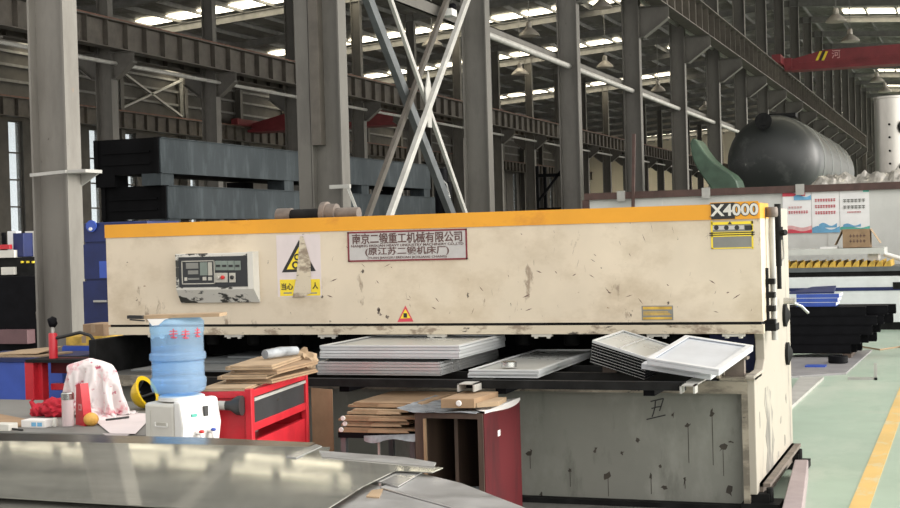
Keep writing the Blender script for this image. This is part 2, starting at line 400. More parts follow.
for n, Y in enumerate(YS):
    lab = names1[n] if n < len(names1) else 'small grey steel column in the far row receding behind the black tank'
    t = thing('steel_column', lab, 'column', (R1, Y, 0), 0, None if n < len(names1) else 'far columns of the front row')
    m = MB(); hsec(m, R1 if n else R1+.035, Y, .03, roofz(R1)-.2, .44 if n else .39, .25 if n else .22)
    m.build('shaft', K['columnA'] if n == 0 else K['column'], t)
    box('base_plate', (R1-.3, Y-.22, 0), (R1+.3, Y+.22, .03), K['column'], t)
    if n >= 3: bracket(R1+.22, Y, .75, 7.25).build('bracket', K['column'], t)
    cols.append(t)
# details of the nearest column
t = cols[0]; Yc = YS[0]; XF = R1+.22
p = onX(71, 172, XF)
m = MB(); m.box((XF, Yc-.13, p.z-.015), (XF+.22, Yc+.13, p.z+.015)); m.prism([(XF, Yc+.10, p.z-.015), (XF+.2, Yc+.10, p.z-.015), (XF, Yc+.10, p.z-.13)], (0, .02, 0))
m.bar((XF+.02, Yc-.13, p.z), (XF-.35, Yc-.16, p.z-.02), .05, .03)
m.build('shelf_bracket', K['strut'], t)
m = MB(); m.box((XF, Yc-.10, p.z+.015), (XF+.004, Yc+.10, p.z+.09)); m.build('rust_patch', K['rustrail'], t)
p = onY(40, 318, Yc-.02); MB().blob((p.x, Yc-.03, p.z), (.03, .03, .1), .3, 2, 3).build('scorch_lump', K['grime'], t, smooth=True)
# downpipe and cladding strip on the second column
t = cols[1]; Yc = YS[1]
p = onY(331, 144, Yc-.2)
box('downpipe', (R1-.19, Yc-.17, p.z), (R1-.06, Yc-.012, 12), K['girder'], t)
box('cable_duct', (R1-.42, Yc-.12, .03), (R1-.23, Yc+.12, 12), K['column'], t)
p = onX(351, 187, R1+.22)
m = MB(); m.bar((R1+.05, Yc-.15, p.z), (R1+.34, Yc-.15, p.z), .05, .05); m.bar((R1+.30, Yc-.15, p.z), (R1+.52, Yc-.1, p.z-.62), .035, .035)
m.build('pipe_arm', K['strut'], t)
# second row: thick below the crane girders, slim above
for n, Y in enumerate(YS):
    if n < 2: continue
    t = thing('crane_column', 'grey steel column of the second row carrying the long brown crane girder', 'column', (R2, Y, 0), 0, 'columns of the second row')
    m = MB(); hsec(m, R2, Y, 0, 7.2, .55, .32); m.build('shaft', K['column'], t)
    m = MB(); hsec(m, R2, Y, 7.2, roofz(R2)-.2, .40, .26); m.build('upper_shaft', K['column'], t)
    bracket(R2+.27, Y, .7, 7.22).build('bracket', K['column'], t); bracket(R2-.27, Y, .7, 7.22, -1).build('bracket', K['column'], t)
for n, Y in enumerate(YS):
    if n < 4: continue
    m = MB(); hsec(m, R3+.12, Y, 0, roofz(R3)-.2, .45, .3)
    t = tag(m.build('wall_column', K['column']), 'grey steel column standing against the window wall far left', 'column', 'columns along the window wall')
def girder(name, X, Y0, Y1, label, rail):
    t = thing(name, label, 'crane girder', (X, Y0, 7.25))
    m = MB(); m.box((X-.19, Y0, 7.25), (X+.19, Y1, 7.28)); m.box((X-.22, Y0, 8.03), (X+.22, Y1, 8.06)); m.box((X-.012, Y0, 7.28), (X+.012, Y1, 8.03))
    y = Y0
    while y < Y1: m.box((X-.17, y-.012, 7.28), (X+.17, y+.012, 8.03)); y += 1.005
    m.build('girder_web', K['girder'], t)
    box('rail', (X-.05, Y0, 8.06), (X+.05, Y1, 8.15), rail, t)
    return t
girder('crane_runway', -7.2, 28, 107.3, 'brown crane girder running above the black tank at upper right', K['redrail'])
girder('crane_runway', R2+.58, 22, 148, 'long brown ribbed crane girder on the right side of the second column row', K['rustrail'])
girder('crane_runway', R2-.58, 22, 148, 'brown crane girder on the far side of the second column row', K['rustrail'])
girder('crane_runway', R3+.9, 30, 148, 'rusty crane girder along the window wall far left', K['rustrail'])
box_end = tag(box('girder_end_post', (-7.35, 107.56, 0), (-7.05, 107.8, 8.2), K['girder']), 'dark post closing the end of the crane girder above the posters', 'post')
m = MB(); m.tube([(R2+.35, 22, 6.9), (R2+.35, 148, 6.9)], .06, 8)
tag(m.build('bracing_tube', K['strut']), 'long pale tube under the ribbed girder of the second column row', 'tube')
zt = onX(668, 19, R1).z
for n in range(4, 15):
    m = MB().tube([(R1, YS[n]+.011, zt), (R1, YS[n+1]-.011, zt)], .06, 10)
    tag(m.build('tie_tube', K['strut'], smooth=True), 'pale round tube between neighbouring columns just under the crane girder above the tank', 'tube', 'round tubes under the crane girder')
for n in range(2, 9):
    m = MB().tube([(R1, YS[n]+.011, 5.15), (R1, YS[n+1]-.011, 5.15)], .06, 10)
    tag(m.build('tie_tube', K['strut'], smooth=True), 'pale round tube joining two neighbouring columns behind the machine', 'tube', 'round tubes between the front columns')
m = MB(); m.box((-8.20, 11.1, 5.22), (-8.18, 66, 5.44)); m.box((-8.28, 11.1, 5.42), (-8.18, 66, 5.44)); m.box((-8.28, 11.1, 5.22), (-8.18, 66, 5.24))
tag(m.build('tie_channel', K['column']), 'grey channel running level along the back of the front columns', 'channel')
# crossed braces between second and third column
def brace(label, pts, w, h, m_):
    return tag(MB().bar(pts[0], pts[1], w, h, (1, 0, 0)).build('cross_brace', m_), label, 'brace', None)
y0, y1 = YS[1]+.15, YS[2]-.15
brace('pale brace rising to the right, front one of the crossed braces', [(-7.70, y0, .65+.03), (-7.70, y1, 6.45)], .10, .07, K['strut'])
brace('pale brace falling to the right, front one of the crossed braces', [(-7.79, y0, 6.80), (-7.79, y1, .85)], .08, .05, K['strut'])
brace('wide slate channel falling to the right behind the pale cross', [(-8.20, y0, 6.85), (-8.20, y1, 1.35)], .17, .10, K['strutdark'])
brace('thin dull brace rising to the right behind the pale cross', [(-8.09, y0, .55), (-8.09, y1, 6.42)], .10, .06, K['girder'])
p = onX(428, 98, -7.745); m = MB(); m.prism([(-7.75, p.y+a, p.z+b) for a, b in ((-.05, -.45), (.09, -.45), (.14, .1), (.02, .42), (-.12, .1))], (.02, 0, 0))
tag(m.build('gusset_plate', K['strut']), 'small plate where the two pale front braces cross', 'plate')
# red cranes
Yc = onX(778, 68, -7.3).y
t = thing('overhead_crane', 'dark red bridge crane with slanted yellow stripes at upper right', 'crane', (0, Yc, 8.15))
m = MB(); m.prism([(-6.75, Yc-.25, 8.02), (9.5, Yc-.25, 7.95), (9.5, Yc-.25, 8.85), (-5.4, Yc-.25, 8.75), (-6.75, Yc-.25, 8.45)], (0, .5, 0))
m.prism([(-6.75, Yc-.45, 7.98), (9.5, Yc-.45, 7.93), (9.5, Yc-.45, 8.05), (-6.75, Yc-.45, 8.08)], (0, .9, 0))
m.prism([(-6.4, Yc-.27, 8.30), (9.5, Yc-.27, 8.36), (9.5, Yc-.27, 8.41), (-6.4, Yc-.27, 8.35)], (0, .02, 0))
m.build('bridge_girder', K['crane'], t)
m = MB(); m.box((-7.35, Yc-1.5, 8.2), (-7.0, Yc+1.5, 8.55)); m.box((-7.0, Yc-.4, 8.0), (-6.7, Yc+.4, 8.5)); m.build('end_carriage', K['crane'], t)
for s in (-1.2, 1.2): MB().lathe([(.15, -.05), (.15, .05)], 16, Matrix.Translation((-7.2, Yc+s, 8.30)) @ Matrix.Rotation(PI/2, 4, 'Y')).build('wheel', K['dark'], t)
for px, k in ((816.5, 'yellow'), (820, 'ink'), (822.5, 'yellow')):
    a = onY(px-1, 60.5, Yc-.26); m = MB().prism([(a.x, Yc-.275, a.z), (a.x+.10, Yc-.275, a.z), (a.x+.27, Yc-.275, a.z+.36), (a.x+.17, Yc-.275, a.z+.36)], (0, .02, 0))
    m.build('stripe', K[k], t)
a = onY(836, 54, Yc-.26); text('lettering', '河', .34, .34, (a.x, Yc-.265, a.z), K['pinkink'], t)
Y2 = 71.3
t = thing('overhead_crane', 'dark red bridge crane far left behind the second column row', 'crane', (-31, Y2, 8.15))
m = MB(); m.prism([(-38.3, Y2-.3, 7.85), (-24.4, Y2-.3, 7.75), (-24.4, Y2-.3, 8.70), (-36.2, Y2-.3, 8.75), (-38.3, Y2-.3, 8.3)], (0, .6, 0))
m.prism([(-38.3, Y2-.7, 7.80), (-24.4, Y2-.7, 7.72), (-24.4, Y2-.7, 7.86), (-38.3, Y2-.7, 7.94)], (0, 1.4, 0)); m.build('bridge_girder', K['crane'], t)
for xx in (-38.6, -24.4): MB().box((xx, Y2-2, 8.16), (xx+.4, Y2+2, 8.5)).build('end_carriage', K['crane'], t)
# pendant lamps
def lamp(px, py, X):
    r = ray(px, py); p = EYE + r*(X/r.x)
    t = thing('pendant_lamp', 'bell-shaped lamp hanging on a rod under the hall roof', 'lamp', tuple(p), 0, 'pendant lamps under the roof')
    MB().lathe([(.42, -.12), (.38, -.02), (.22, .12), (.12, .2), (.10, .42), (.03, .46)], 16).build('lamp_shade', K['lamp'], t, world=False, smooth=True)
    MB().tube([(0, 0, .46), (0, 0, roofz(p.x)-p.z-.1)], .02, 6).build('rod', K['purlin'], t, world=False)
for a in ((529, 33, -16), (520, 72, -20), (605, 65, -16), (432, 43, -20), (602, 5, -13.5), (658, 89, -16), (705, 108, -16), (836, 19, -4.8), (850, 39, -4.7), (877, 80, -4.8), (885, 90, -4.7)): lamp(*a)
# a security camera under the tie channel
p = onX(449, 13, -8.1)
t = thing('security_camera', 'small white camera with black dome beside the crossed braces', 'camera', tuple(p))
MB().box((-.1, -.12, -.06), (.1, .12, .06)).build('housing', K['white'], t, world=False, bevel=.01)
MB().blob((.05, .05, .10), (.07, .07, .07)).build('dome', K['black'], t, world=False, smooth=True)
MB().bar((0, 0, 0), (-.08, 0, .5), .03, .03).build('mount_arm', K['strut'], t, world=False)
# ================================================================== THE SHEAR
MY = 8.2
def MP(x, y, off=0.): p = onY(x, y, MY); return Vector((p.x, MY-off, p.z))
shear = thing('shearing_machine', 'long beige plate shear with orange top band, table and company nameplate', 'machine', (-3.35, 8.8, 0))
XL, XR = -5.57, -1.135
m = MB(); m.box((XL, MY, 1.055), (XR, MY+.30, 1.652)); m.build('front_beam', K['beige'], shear)
m = MB(); m.box((XL-.004, MY-.006, 1.652), (XR, MY+.36, 1.742)); m.build('orange_band', K['orange'], shear)
m = MB(); m.box((XL, MY, .985), (XR+.005, MY+.05, 1.038)); m.build('lower_lip', K['lip'], shear)
m = MB(); m.box((XL+.01, MY+.012, 1.03), (XR-.01, MY+.28, 1.06)); m.build('lip_groove', K['dark'], shear)
m = MB(); m.box((XL+.05, 9.45, .05), (XR-.05, 9.50, 1.66)); m.box((XL+.05, MY+.30, 1.60), (XR-.05, 9.46, 1.65)); m.build('rear_plate', K['dark'], shear)
m = MB(); m.box((XL+.1, MY+.32, .955), (XR-.1, MY+.52, 1.06)); m.build('hold_down_beam', K['dark'], shear)
for i in range(13):
    x = XL+.25+i*.325
    q = MB().lathe([(.035, .88), (.05, .89), (.05, .96)], 14, Matrix.Translation((x, MY+.42, 0))).build('hold_down', K['dark'], shear, smooth=True)
for px in (436, 541, 657, 733, 232, 326, 155):
    a = MP(px, 338); m = MB()
    for dx in (-.04, .04): m.lathe([(.012, 0), (.016, .012), (.016, .028)], 8, Matrix.Translation((a.x+dx, MY+.03, .957)))
    m.box((a.x-.065, MY+.015, .968), (a.x+.065, MY+.045, .985)); m.build('clamp_bolt', K['offwhite'], shear)
# table and base
TZ = .742; TF = 7.92; RT_ = .80; RF = 7.28
m = MB(); m.box((XL+.1, TF+.01, TZ-.03), (-1.21, 9.45, TZ)); m.build('table_top', K['tabletop'], shear)
m = MB(); m.box((XL+.1, TF, TZ-.075), (-1.19, TF+.03, TZ-.004)); m.build('table_edge', K['tableedge'], shear)
m = MB(); m.box((XL+.1, 8.02, .03), (-1.205, 8.06, TZ-.03)); m.build('front_panel', K['panel'], shear)
m = MB(); m.box((XL+.1, 7.95, 0), (-1.21, 8.3, .03)); m.build('base_frame', K['dark'], shear)
# dark carrier rails that hold the trays in front of the blade
for y in (RF, 7.72, 8.12): box('carrier_rail', (-4.6, y, RT_-.045), (-1.42, y+.05, RT_), K['dark'], shear)
for x in (-4.4, -3.4, -2.45, -1.62): box('carrier_arm', (x-.03, RF+.05, RT_-.08), (x+.03, 8.3, RT_-.045), K['black'], shear)
for (a, b, mm) in (((-1.205, 7.93), (-1.15, 9.62), K['side']), ((XL, 8.0), (XL+.055, 9.62), K['dark'])):  # left frame is coloured dark to imitate the shaded interior
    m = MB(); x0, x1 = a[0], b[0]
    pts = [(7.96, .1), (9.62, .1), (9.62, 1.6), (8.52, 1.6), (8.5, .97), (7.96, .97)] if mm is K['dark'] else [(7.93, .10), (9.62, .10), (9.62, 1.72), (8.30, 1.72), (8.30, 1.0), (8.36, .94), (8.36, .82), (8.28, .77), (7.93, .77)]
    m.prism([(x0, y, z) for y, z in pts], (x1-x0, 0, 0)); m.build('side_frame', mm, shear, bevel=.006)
m = MB(); m.box((-1.225, 7.925, .04), (-1.19, 7.96, .735)); m.build('edge_post', K['tableedge'], shear)
m = MB(); m.box((-1.15, 8.02, .13), (-1.09, 9.55, .15)); m.box((-1.15, 8.02, .05), (-1.13, 9.55, .15)); m.build('base_flange', K['grime'], shear)
for y in (7.98, 9.42):
    for x in (-1.19, XL+.02):
        m = MB(); m.box((x-.05, y-.06, 0), (x+.16, y+.14, .05)); m.box((x, y-.02, .05), (x+.10, y+.10, .10)); m.lathe([(.02, .05), (.02, .13)], 10, Matrix.Translation((x+.1, y+.02, 0)))
        m.build('levelling_foot', K['dark'], shear)
# support arms that stick out of the table
def arm(px, L, w=.05):
    x = onY(px, 380, RF).x; m = MB()
    m.box((x-w, RF-L, RT_-.012), (x+w, RF+.5, RT_-.006)); m.box((x-w, RF-L, RT_-.05), (x-w+.01, RF-.001, RT_-.006)); m.box((x+w-.01, RF-L, RT_-.05), (x+w, RF-.001, RT_-.006))
    m.build('support_arm', K['strut'], shear)
arm(473, .12); arm(690, .08, .04)
x = onY(722, 380, TF).x
m = MB(); m.box((x-.03, TF+.0, TZ), (x-.015, TF+.3, TZ+.075)); m.box((x-.03, TF+.0, TZ), (-1.15, TF+.3, TZ+.012)); m.build('angle_stop', K['tableedge'], shear)
m = MB(); m.box((-1.33, 8.02, TZ+.012), (-1.22, 8.08, TZ+.11)); m.box((-1.37, 8.0, TZ+.11), (-1.2, 8.1, TZ+.125)); m.build('clamp_bracket', K['grime'], shear)
m = MB(); m.box((-1.50, 8.52, TZ), (-1.23, 8.7, TZ+.26)); m.build('stop_block', K['blue'], shear)
# handwriting on the base panel: a chalked character
m = MB()
for pl in (((650.5, 399.5), (657, 398), (663.5, 396.5), (661.5, 403), (659.5, 409)), ((655.5, 399), (655, 405), (653.5, 411), (652, 415)), ((651.5, 406.5), (657, 405), (661.5, 404.5)), ((646.5, 417.5), (655, 415.5), (665.5, 413))):
    q = [onY(x, y+2, 8.0185) for x, y in pl]
    for u, v in zip(q, q[1:]): m.bar((u.x, 8.0188, u.z), (v.x, 8.0188, v.z), .007, .001, (0, 1, 0))
m.build('marker_character', K['ink'], shear)
# drips and scrapes with a shape of their own
rnd = random.Random(3)
for (px, py, w, h, dr) in ((530, 452, .05, .05, .10), (608, 476, .05, .06, .12), (712, 413, .03, .05, .3), (723, 448, .05, .05, .16), (730, 491, .05, .08, 0), (638, 440, .035, .03, 0), (595, 450, .03, .04, 0), (622, 453, .03, .03, 0), (570, 470, .025, .03, .1), (673, 415, .02, .04, 0), (688, 425, .04, .03, .22), (651, 477, .02, .05, .1), (664, 487, .05, .03, 0), (685, 480, .02, .06, .05), (541, 494, .03, .04, 0), (660, 466, .02, .03, 0), (731, 442, .03, .02, 0)):
    a = onY(px, py, 8.02); n = 9
    pts = []
    for k in range(n):
        t_ = 2*PI*k/n; r = rnd.uniform(.12, .6); pts.append((a.x + w*r*math.cos(t_) + h*.25*math.sin(t_)*rnd.uniform(-.4, 1), 8.0195, a.z + h*r*math.sin(t_)))
    m = MB().prism(pts, (0, -.0006, 0))
    if dr: m.box((a.x-.002, 8.0188, a.z-dr), (a.x+.002, 8.0195, a.z))
    m.build('oil_drip', K['drip'], shear)
# long thin scratches on the beam
rnd = random.Random(11)
for i in range(95):
    px, py = rnd.uniform(330, 755), rnd.uniform(228, 318) if i % 3 else rnd.uniform(272, 318)
    a = MP(px, py); L = rnd.uniform(.012, .06); th = rnd.choice([1.3, 1.8, 2.3, .4, 2.7, 1.57]) + rnd.uniform(-.2, .2)
    dx, dz = L*math.cos(th), L*math.sin(th); w = rnd.uniform(.002, .0045)
    m = MB().prism([(a.x, MY-.0004, a.z), (a.x+dx*.5, MY-.0004, a.z+dz*.5+w), (a.x+dx, MY-.0004, a.z+dz), (a.x+dx*.5, MY-.0004, a.z+dz*.5-w)], (0, .001, 0))
    m.build('scratch_mark', K['brownink'], shear)
rnd = random.Random(23)
for (px, py, w, h) in ((379, 312, .05, .07), (387, 317, .035, .03), (268, 262, .008, .03), (534, 262, .006, .05), (601, 268, .02, .01), (668, 303, .02, .03), (127, 262, .02, .015), (137, 300, .015, .02)):
    for k in range(5):
        a = MP(px+rnd.uniform(-3, 3)*w*12, py+rnd.uniform(-3, 3)*h*14); q = []
        for j in range(7): t_ = 2*PI*j/7; r = rnd.uniform(.15, .55); q.append((a.x+w*.45*r*math.cos(t_), MY-.0005, a.z+h*.5*r*math.sin(t_)))
        MB().prism(q, (0, .001, 0)).build('scuff_mark', K['grime'], shear)
# company nameplate
a, b = MP(348.5, 262), MP(467, 228.5)
npz = thing('nameplate', None, None, (a.x, MY, a.z)); npz.parent = shear; npz.location -= shear.location
def npart(nm, m, mt): return m.build(nm, mt, npz)
W_, H_ = b.x-a.x, b.z-a.z
npart('plate', MB().box((a.x, MY-.004, a.z), (b.x, MY, b.z)), K['plate'])
m = MB()
for q in ((a.x, a.z, b.x, a.z+.010), (a.x, b.z-.010, b.x, b.z), (a.x, a.z, a.x+.010, b.z), (b.x-.010, a.z, b.x, b.z)): m.box((q[0], MY-.007, q[1]), (q[2], MY-.003, q[3]))
npart('border', m, K['maroon'])
cx = (a.x+b.x)/2
text('lettering', '南京二锻重工机械有限公司', W_*.92, .072, (cx, MY-.0055, a.z+H_*.75), K['brownink'], npz, bold=.0016)
text('lettering', 'NANJING ERDUAN HEAVY I.INDUSTRY MACHINERY CO.,LTD', W_*.94, .020, (cx, MY-.0055, a.z+H_*.51), K['brownink'], npz, bold=.0008)
text('lettering', '(原江苏二锻机床厂)', W_*.70, .058, (cx, MY-.0055, a.z+H_*.32), K['brownink'], npz, bold=.0014)
text('lettering', '(YUAN JIANGSU ERDUAN JICHUANG CHANG)', W_*.66, .018, (cx, MY-.0055, a.z+H_*.11), K['brownink'], npz, bold=.0008)
# control panel
def sub(nm, label=None):
    e = bpy.data.objects.new(nm, None); C.objects.link(e); e.parent = shear; e.location = (0, 0, 0); e.empty_display_size = .05
    return e
cp = sub('control_panel')
a, b = MP(178, 303), MP(253, 252)
c1 = MP(179, 288)
m = MB(); m.prism([(a.x, MY, a.z), (a.x, MY-.02, a.z), (a.x, MY-.075, c1.z-.01), (a.x, MY-.075, b.z), (a.x, MY, b.z)], (b.x-a.x-.02, 0, 0)); m.build('housing', K['peel'], cp, bevel=.004)
m = MB(); m.prism([(b.x-.035, MY, a.z), (b.x-.02, MY-.02, a.z), (b.x-.035, MY-.078, c1.z-.01), (b.x-.035, MY-.078, b.z+.004), (b.x-.035, MY, b.z+.004)], (.04, 0, 0)); m.build('side_cover', K['offwhite'], cp)
d0, d1 = MP(181, 287), MP(248, 255.5); DY = MY-.076
m = MB().box((d0.x, DY-.003, d0.z), (d1.x, DY+.01, d1.z)); m.build('fascia', K['screen'], cp)
s0, s1 = MP(184, 284), MP(216, 260)
m = MB()
for q in ((s0.x, s0.z, s1.x, s0.z+.006), (s0.x, s1.z-.006, s1.x, s1.z), (s0.x, s0.z, s0.x+.006, s1.z), (s1.x-.006, s0.z, s1.x, s1.z)): m.box((q[0], DY-.006, q[1]), (q[2], DY-.002, q[3]))
m.build('screen_frame', K['keywhite'], cp)
for (x0, y0, x1, y1, k) in ((188, 262.5, 200, 268.5, 'greyink'), (190, 270, 200, 274, 'greyink'), (202, 262, 209, 275, 'keygreen'), (210, 262, 213.5, 275, 'keywhite'), (186.5, 277, 189, 280.5, 'keywhite'), (204.5, 276.5, 208, 280, 'keywhite'), (210, 276.5, 213.5, 280, 'keywhite'), (190, 277.5, 201, 279.5, 'greyink')):
    p, q = MP(x0, y1), MP(x1, y0); MB().box((p.x, DY-.006, p.z), (q.x, DY-.003, q.z)).build('screen_block', K[k], cp)
for (x0, y0, k) in ((217, 260.5, 'keygreen'), (223.2, 260.5, 'keygreen'), (229.6, 260.5, 'keygreen'), (236.2, 260.5, 'keygreen'), (217, 272.5, 'keywhite'), (223.2, 272.5, 'keywhite'), (231, 272.5, 'keywhite')):
    p, q = MP(x0, y0+9.5), MP(x0+5.8, y0); MB().box((p.x, DY-.008, p.z), (q.x, DY-.003, q.z)).build('key', K[k], cp, bevel=.001)
    if k == 'keygreen': MB().box((p.x+.008, DY-.011, p.z+.022), (q.x-.008, DY-.007, p.z+.036)).build('switch_knob', K['ink'], cp)
for (x, y, k) in ((220.5, 277, 'keywhite'), (224.8, 277, 'redbutton'), (234, 277, 'ink')):
    p = MP(x, y); MB().lathe([(.013, 0), (.013, .012), (.009, .016)], 14, Matrix.Translation((p.x, DY-.007, p.z)) @ Matrix.Rotation(PI/2, 4, 'X')).build('push_button', K[k], cp)
cp.location.x = .034
# torn yellow warning sticker
ws = sub('warning_sticker')
a, b = MP(278, 297), MP(320, 234)
MB().box((a.x, MY-.0015, a.z), (b.x, MY, b.z)).build('backing_sheet', K['pinkpaper'], ws)
def tri(x0, y0, x1, y1, x2, y2, d, k, nm, par): MB().prism([tuple(MP(x, y, d)) for x, y in ((x0, y0), (x1, y1), (x2, y2))], (0, -.001, 0)).build(nm, K[k], par)
tri(299, 240, 282, 272.5, 316, 271, .002, 'ink', 'warning_triangle', ws); tri(299, 247, 287, 269.5, 311, 268.5, .0035, 'yellow', 'triangle_field', ws)
m = MB()
for (x, y, r) in ((297.5, 257, .022), (296, 265, .026)):
    p = MP(x, y); 
    for k in range(14):
        t0, t1 = 2*PI*k/14, 2*PI*(k+.98)/14
        m.prism([(p.x+r*math.cos(t0), MY-.005, p.z+r*math.sin(t0)), (p.x+r*math.cos(t1), MY-.005, p.z+r*math.sin(t1)), (p.x+r*.55*math.cos(t1), MY-.005, p.z+r*.55*math.sin(t1)), (p.x+r*.55*math.cos(t0), MY-.005, p.z+r*.55*math.sin(t0))], (0, -.001, 0))
m.build('gear_symbol', K['ink'], ws)
p, q = MP(280.5, 296), MP(320, 279); MB().box((p.x, MY-.003, p.z), (q.x, MY-.001, q.z)).build('yellow_strip', K['yellow'], ws)
p = MP(287.5, 286.5); text('lettering', '当心', .085, .044, (p.x, MY-.004, p.z), K['ink'], ws, bold=.002)
p = MP(315.5, 285.5); text('lettering', '人', .040, .044, (p.x, MY-.004, p.z), K['ink'], ws, bold=.002)
for px in (288, 313): p = MP(px, 293); MB().box((p.x-.03, MY-.0035, p.z-.004), (p.x+.03, MY-.003, p.z+.004)).build('small_print', K['greyink'], ws)
m = MB(); m.prism([tuple(MP(x, y, .006)) for x, y in ((300.5, 236), (303.5, 236), (311, 262), (311.5, 293), (303, 297), (293, 297.5), (297, 276))], (0, -.0015, 0)); m.build('torn_strip', K['lip'], ws)
# small triangular hand sticker
hs = sub('hand_sticker'); tri(405.5, 305.5, 397.5, 322, 413.5, 321.5, .001, 'redink', 'sticker_base', hs); tri(405.5, 309, 400.5, 318.5, 410.7, 318, .0025, 'yellow', 'sticker_field', hs)
p = MP(405.5, 315); MB().box((p.x-.012, MY-.005, p.z-.016), (p.x+.012, MY-.004, p.z+.012)).build('hand_symbol', K['ink'], hs)
# instruction plate low right
ip = sub('instruction_plate'); p, q = MP(642, 320.3), MP(673, 305.5)
MB().box((p.x, MY-.002, p.z), (q.x, MY, q.z)).build('plate', K['greyink'], ip)
for (y0, y1) in ((306.5, 309.5), (317, 319.5)): u, v = MP(643, y1), MP(672, y0); MB().box((u.x, MY-.0035, u.z), (v.x, MY-.002, v.z)).build('yellow_bar', K['ochre'], ip)
u, v = MP(643.5, 315.5), MP(671.5, 311); 
for k in range(3): z = u.z+(v.z-u.z)*(k+.5)/3; MB().box((u.x, MY-.003, z-.003), (v.x-.01*k, MY-.002, z+.002)).build('print_line', K['ochre'], ip)
# model badge and data plate
mb = sub('model_badge'); p, q = MP(710.5, 220), MP(758.5, 201)
MB().box((p.x, MY-.011, p.z), (q.x, MY-.006, q.z)).build('badge_plate', K['orange'], mb)
p, q = MP(711.5, 219.5), MP(735, 202.5); MB().box((p.x, MY-.0125, p.z), (q.x, MY-.011, q.z)).build('black_field', K['ink'], mb)
p = MP(734.5, 209.8); text('lettering', 'X4000', .285, .078, (p.x-.002, MY-.0128, p.z), K['ink'], mb, bold=.007); text('lettering', 'X4000', .278, .070, (p.x, MY-.0145, p.z), K['offwhite'], mb, bold=.003)
dp = sub('data_plate'); p, q = MP(711.5, 249), MP(753, 221)
MB().box((p.x, MY-.003, p.z), (q.x, MY, q.z)).build('plate', K['greyink'], dp)
for (x0, y0, x1, y1, k) in ((711.5, 221, 753, 225, 'yellow'), (713, 225.2, 744, 230, 'plate'), (745, 225.2, 752.5, 230, 'ink'), (711.5, 231, 753, 237, 'yellow'), (711.5, 247, 753, 249, 'yellow'), (711.5, 221, 712.5, 249, 'yellow'), (752, 221, 753, 249, 'yellow')):
    u, v = MP(x0, y1), MP(x1, y0); MB().box((u.x, MY-.0045, u.z), (v.x, MY-.003, v.z)).build('plate_field', K[k], dp)
for x in (716.5, 726.5, 737):
    p = MP(x, 227.6); MB().lathe([(.014, 0), (.014, .002)], 14, Matrix.Translation((p.x, MY-.0045, p.z)) @ Matrix.Rotation(PI/2, 4, 'X')).build('pictogram', K['ink'], dp)
for y in (232.7, 234.8): u = MP(732, y); MB().box((u.x-.13, MY-.0052, u.z-.003), (u.x+.13, MY-.0045, u.z+.003)).build('print_line', K['ink'], dp)
tri(730, 221.3, 727.8, 224.2, 732.2, 224.2, .005, 'ink', 'pictogram', dp)
q = [onX(x, y, -1.1495) for x, y in ((765, 388), (768, 386), (771, 392), (770.5, 402), (773, 412), (772, 425), (774.5, 440), (773, 455), (774, 470), (769, 484), (766, 470), (767.5, 450), (765.5, 436), (767, 420), (764.5, 405))]
MB().prism([(-1.1498, p.y, p.z) for p in q], (.001, 0, 0)).build('grime_streak', K['smudge'], shear)
for (px, py, w, h) in ((781, 420, .10, .05), (786, 398, .05, .06), (778, 455, .12, .04), (760, 420, .04, .1), (785, 440, .06, .08)):
    p = onX(px, py, -1.1495); rr = random.Random(int(px)); MB().prism([(-1.1498, p.y+w*rr.uniform(.3, .6)*math.cos(2*PI*k/9), p.z+h*rr.uniform(.3, .6)*math.sin(2*PI*k/9)) for k in range(9)], (.001, 0, 0)).build('grime_streak', K['smudge'], shear)
# oil pipe and valves on the right end
XP = -1.10
pv = onX(771.5, 212, XP); zt = pv.z; yv = pv.y
m = MB(); m.tube([(XP, yv, .93), (XP, yv, zt-.03), (XP, yv, zt)], .018, 10); m.tube([(XP, yv, zt), (-1.18, yv, zt)], .02, 10); m.build('oil_pipe', K['strut'], shear, smooth=True)
m = MB(); m.lathe([(.032, -.03), (.038, -.02), (.038, .02), (.032, .03)], 12, Matrix.Translation((XP, yv, zt))); m.lathe([(.03, -.02), (.03, .02)], 10, Matrix.Translation((-1.15, yv, zt)) @ Matrix.Rotation(PI/2, 4, 'Y')); m.build('pipe_elbow', K['grime'], shear, smooth=True)
m = MB(); ya = yv+.28
for (z0, z1, r) in ((1.36, 1.52, .018), (1.52, 1.60, .03), (1.60, 1.74, .02), (1.22, 1.36, .014)): m.tube([(XP, ya, z0), (XP, ya, z1)], r, 10)
m.tube([(XP, ya, 1.56), (XP+.05, ya-.03, 1.565)], .018, 8); m.build('valve', K['dark'], shear, smooth=True)
m = MB(); yl = yv-.06
m.tube([(XP-.03, yl, 1.02), (XP-.03, yl, 1.36)], .012, 8)
for z in (1.04, 1.12, 1.20, 1.28): m.box((XP-.05, yl-.02, z-.016), (XP+.015, yl+.09, z+.016))
m.box((XP-.06, yl-.03, .99), (XP+.02, yl+.13, 1.03)); m.build('valve_linkage', K['dark'], shear)
m = MB().tube([(XP, ya+.05, 1.56), (XP+.01, ya+.14, 1.52), (XP+.01, ya+.16, 1.40), (XP-.02, ya+.13, 1.36)], .008, 8); m.build('thin_hose', K['strut'], shear, smooth=True)
for (px, py) in ((789, 314), (791.5, 352)):
    p = onX(px, py, -1.13); MB().lathe([(.075, 0), (.075, .02), (.055, .024), (.025, .04)], 20, Matrix.Translation((-1.15, p.y-.12, p.z)) @ Matrix.Rotation(PI/2, 4, 'Y')).build('side_hub', K['dark'], shear, smooth=True)
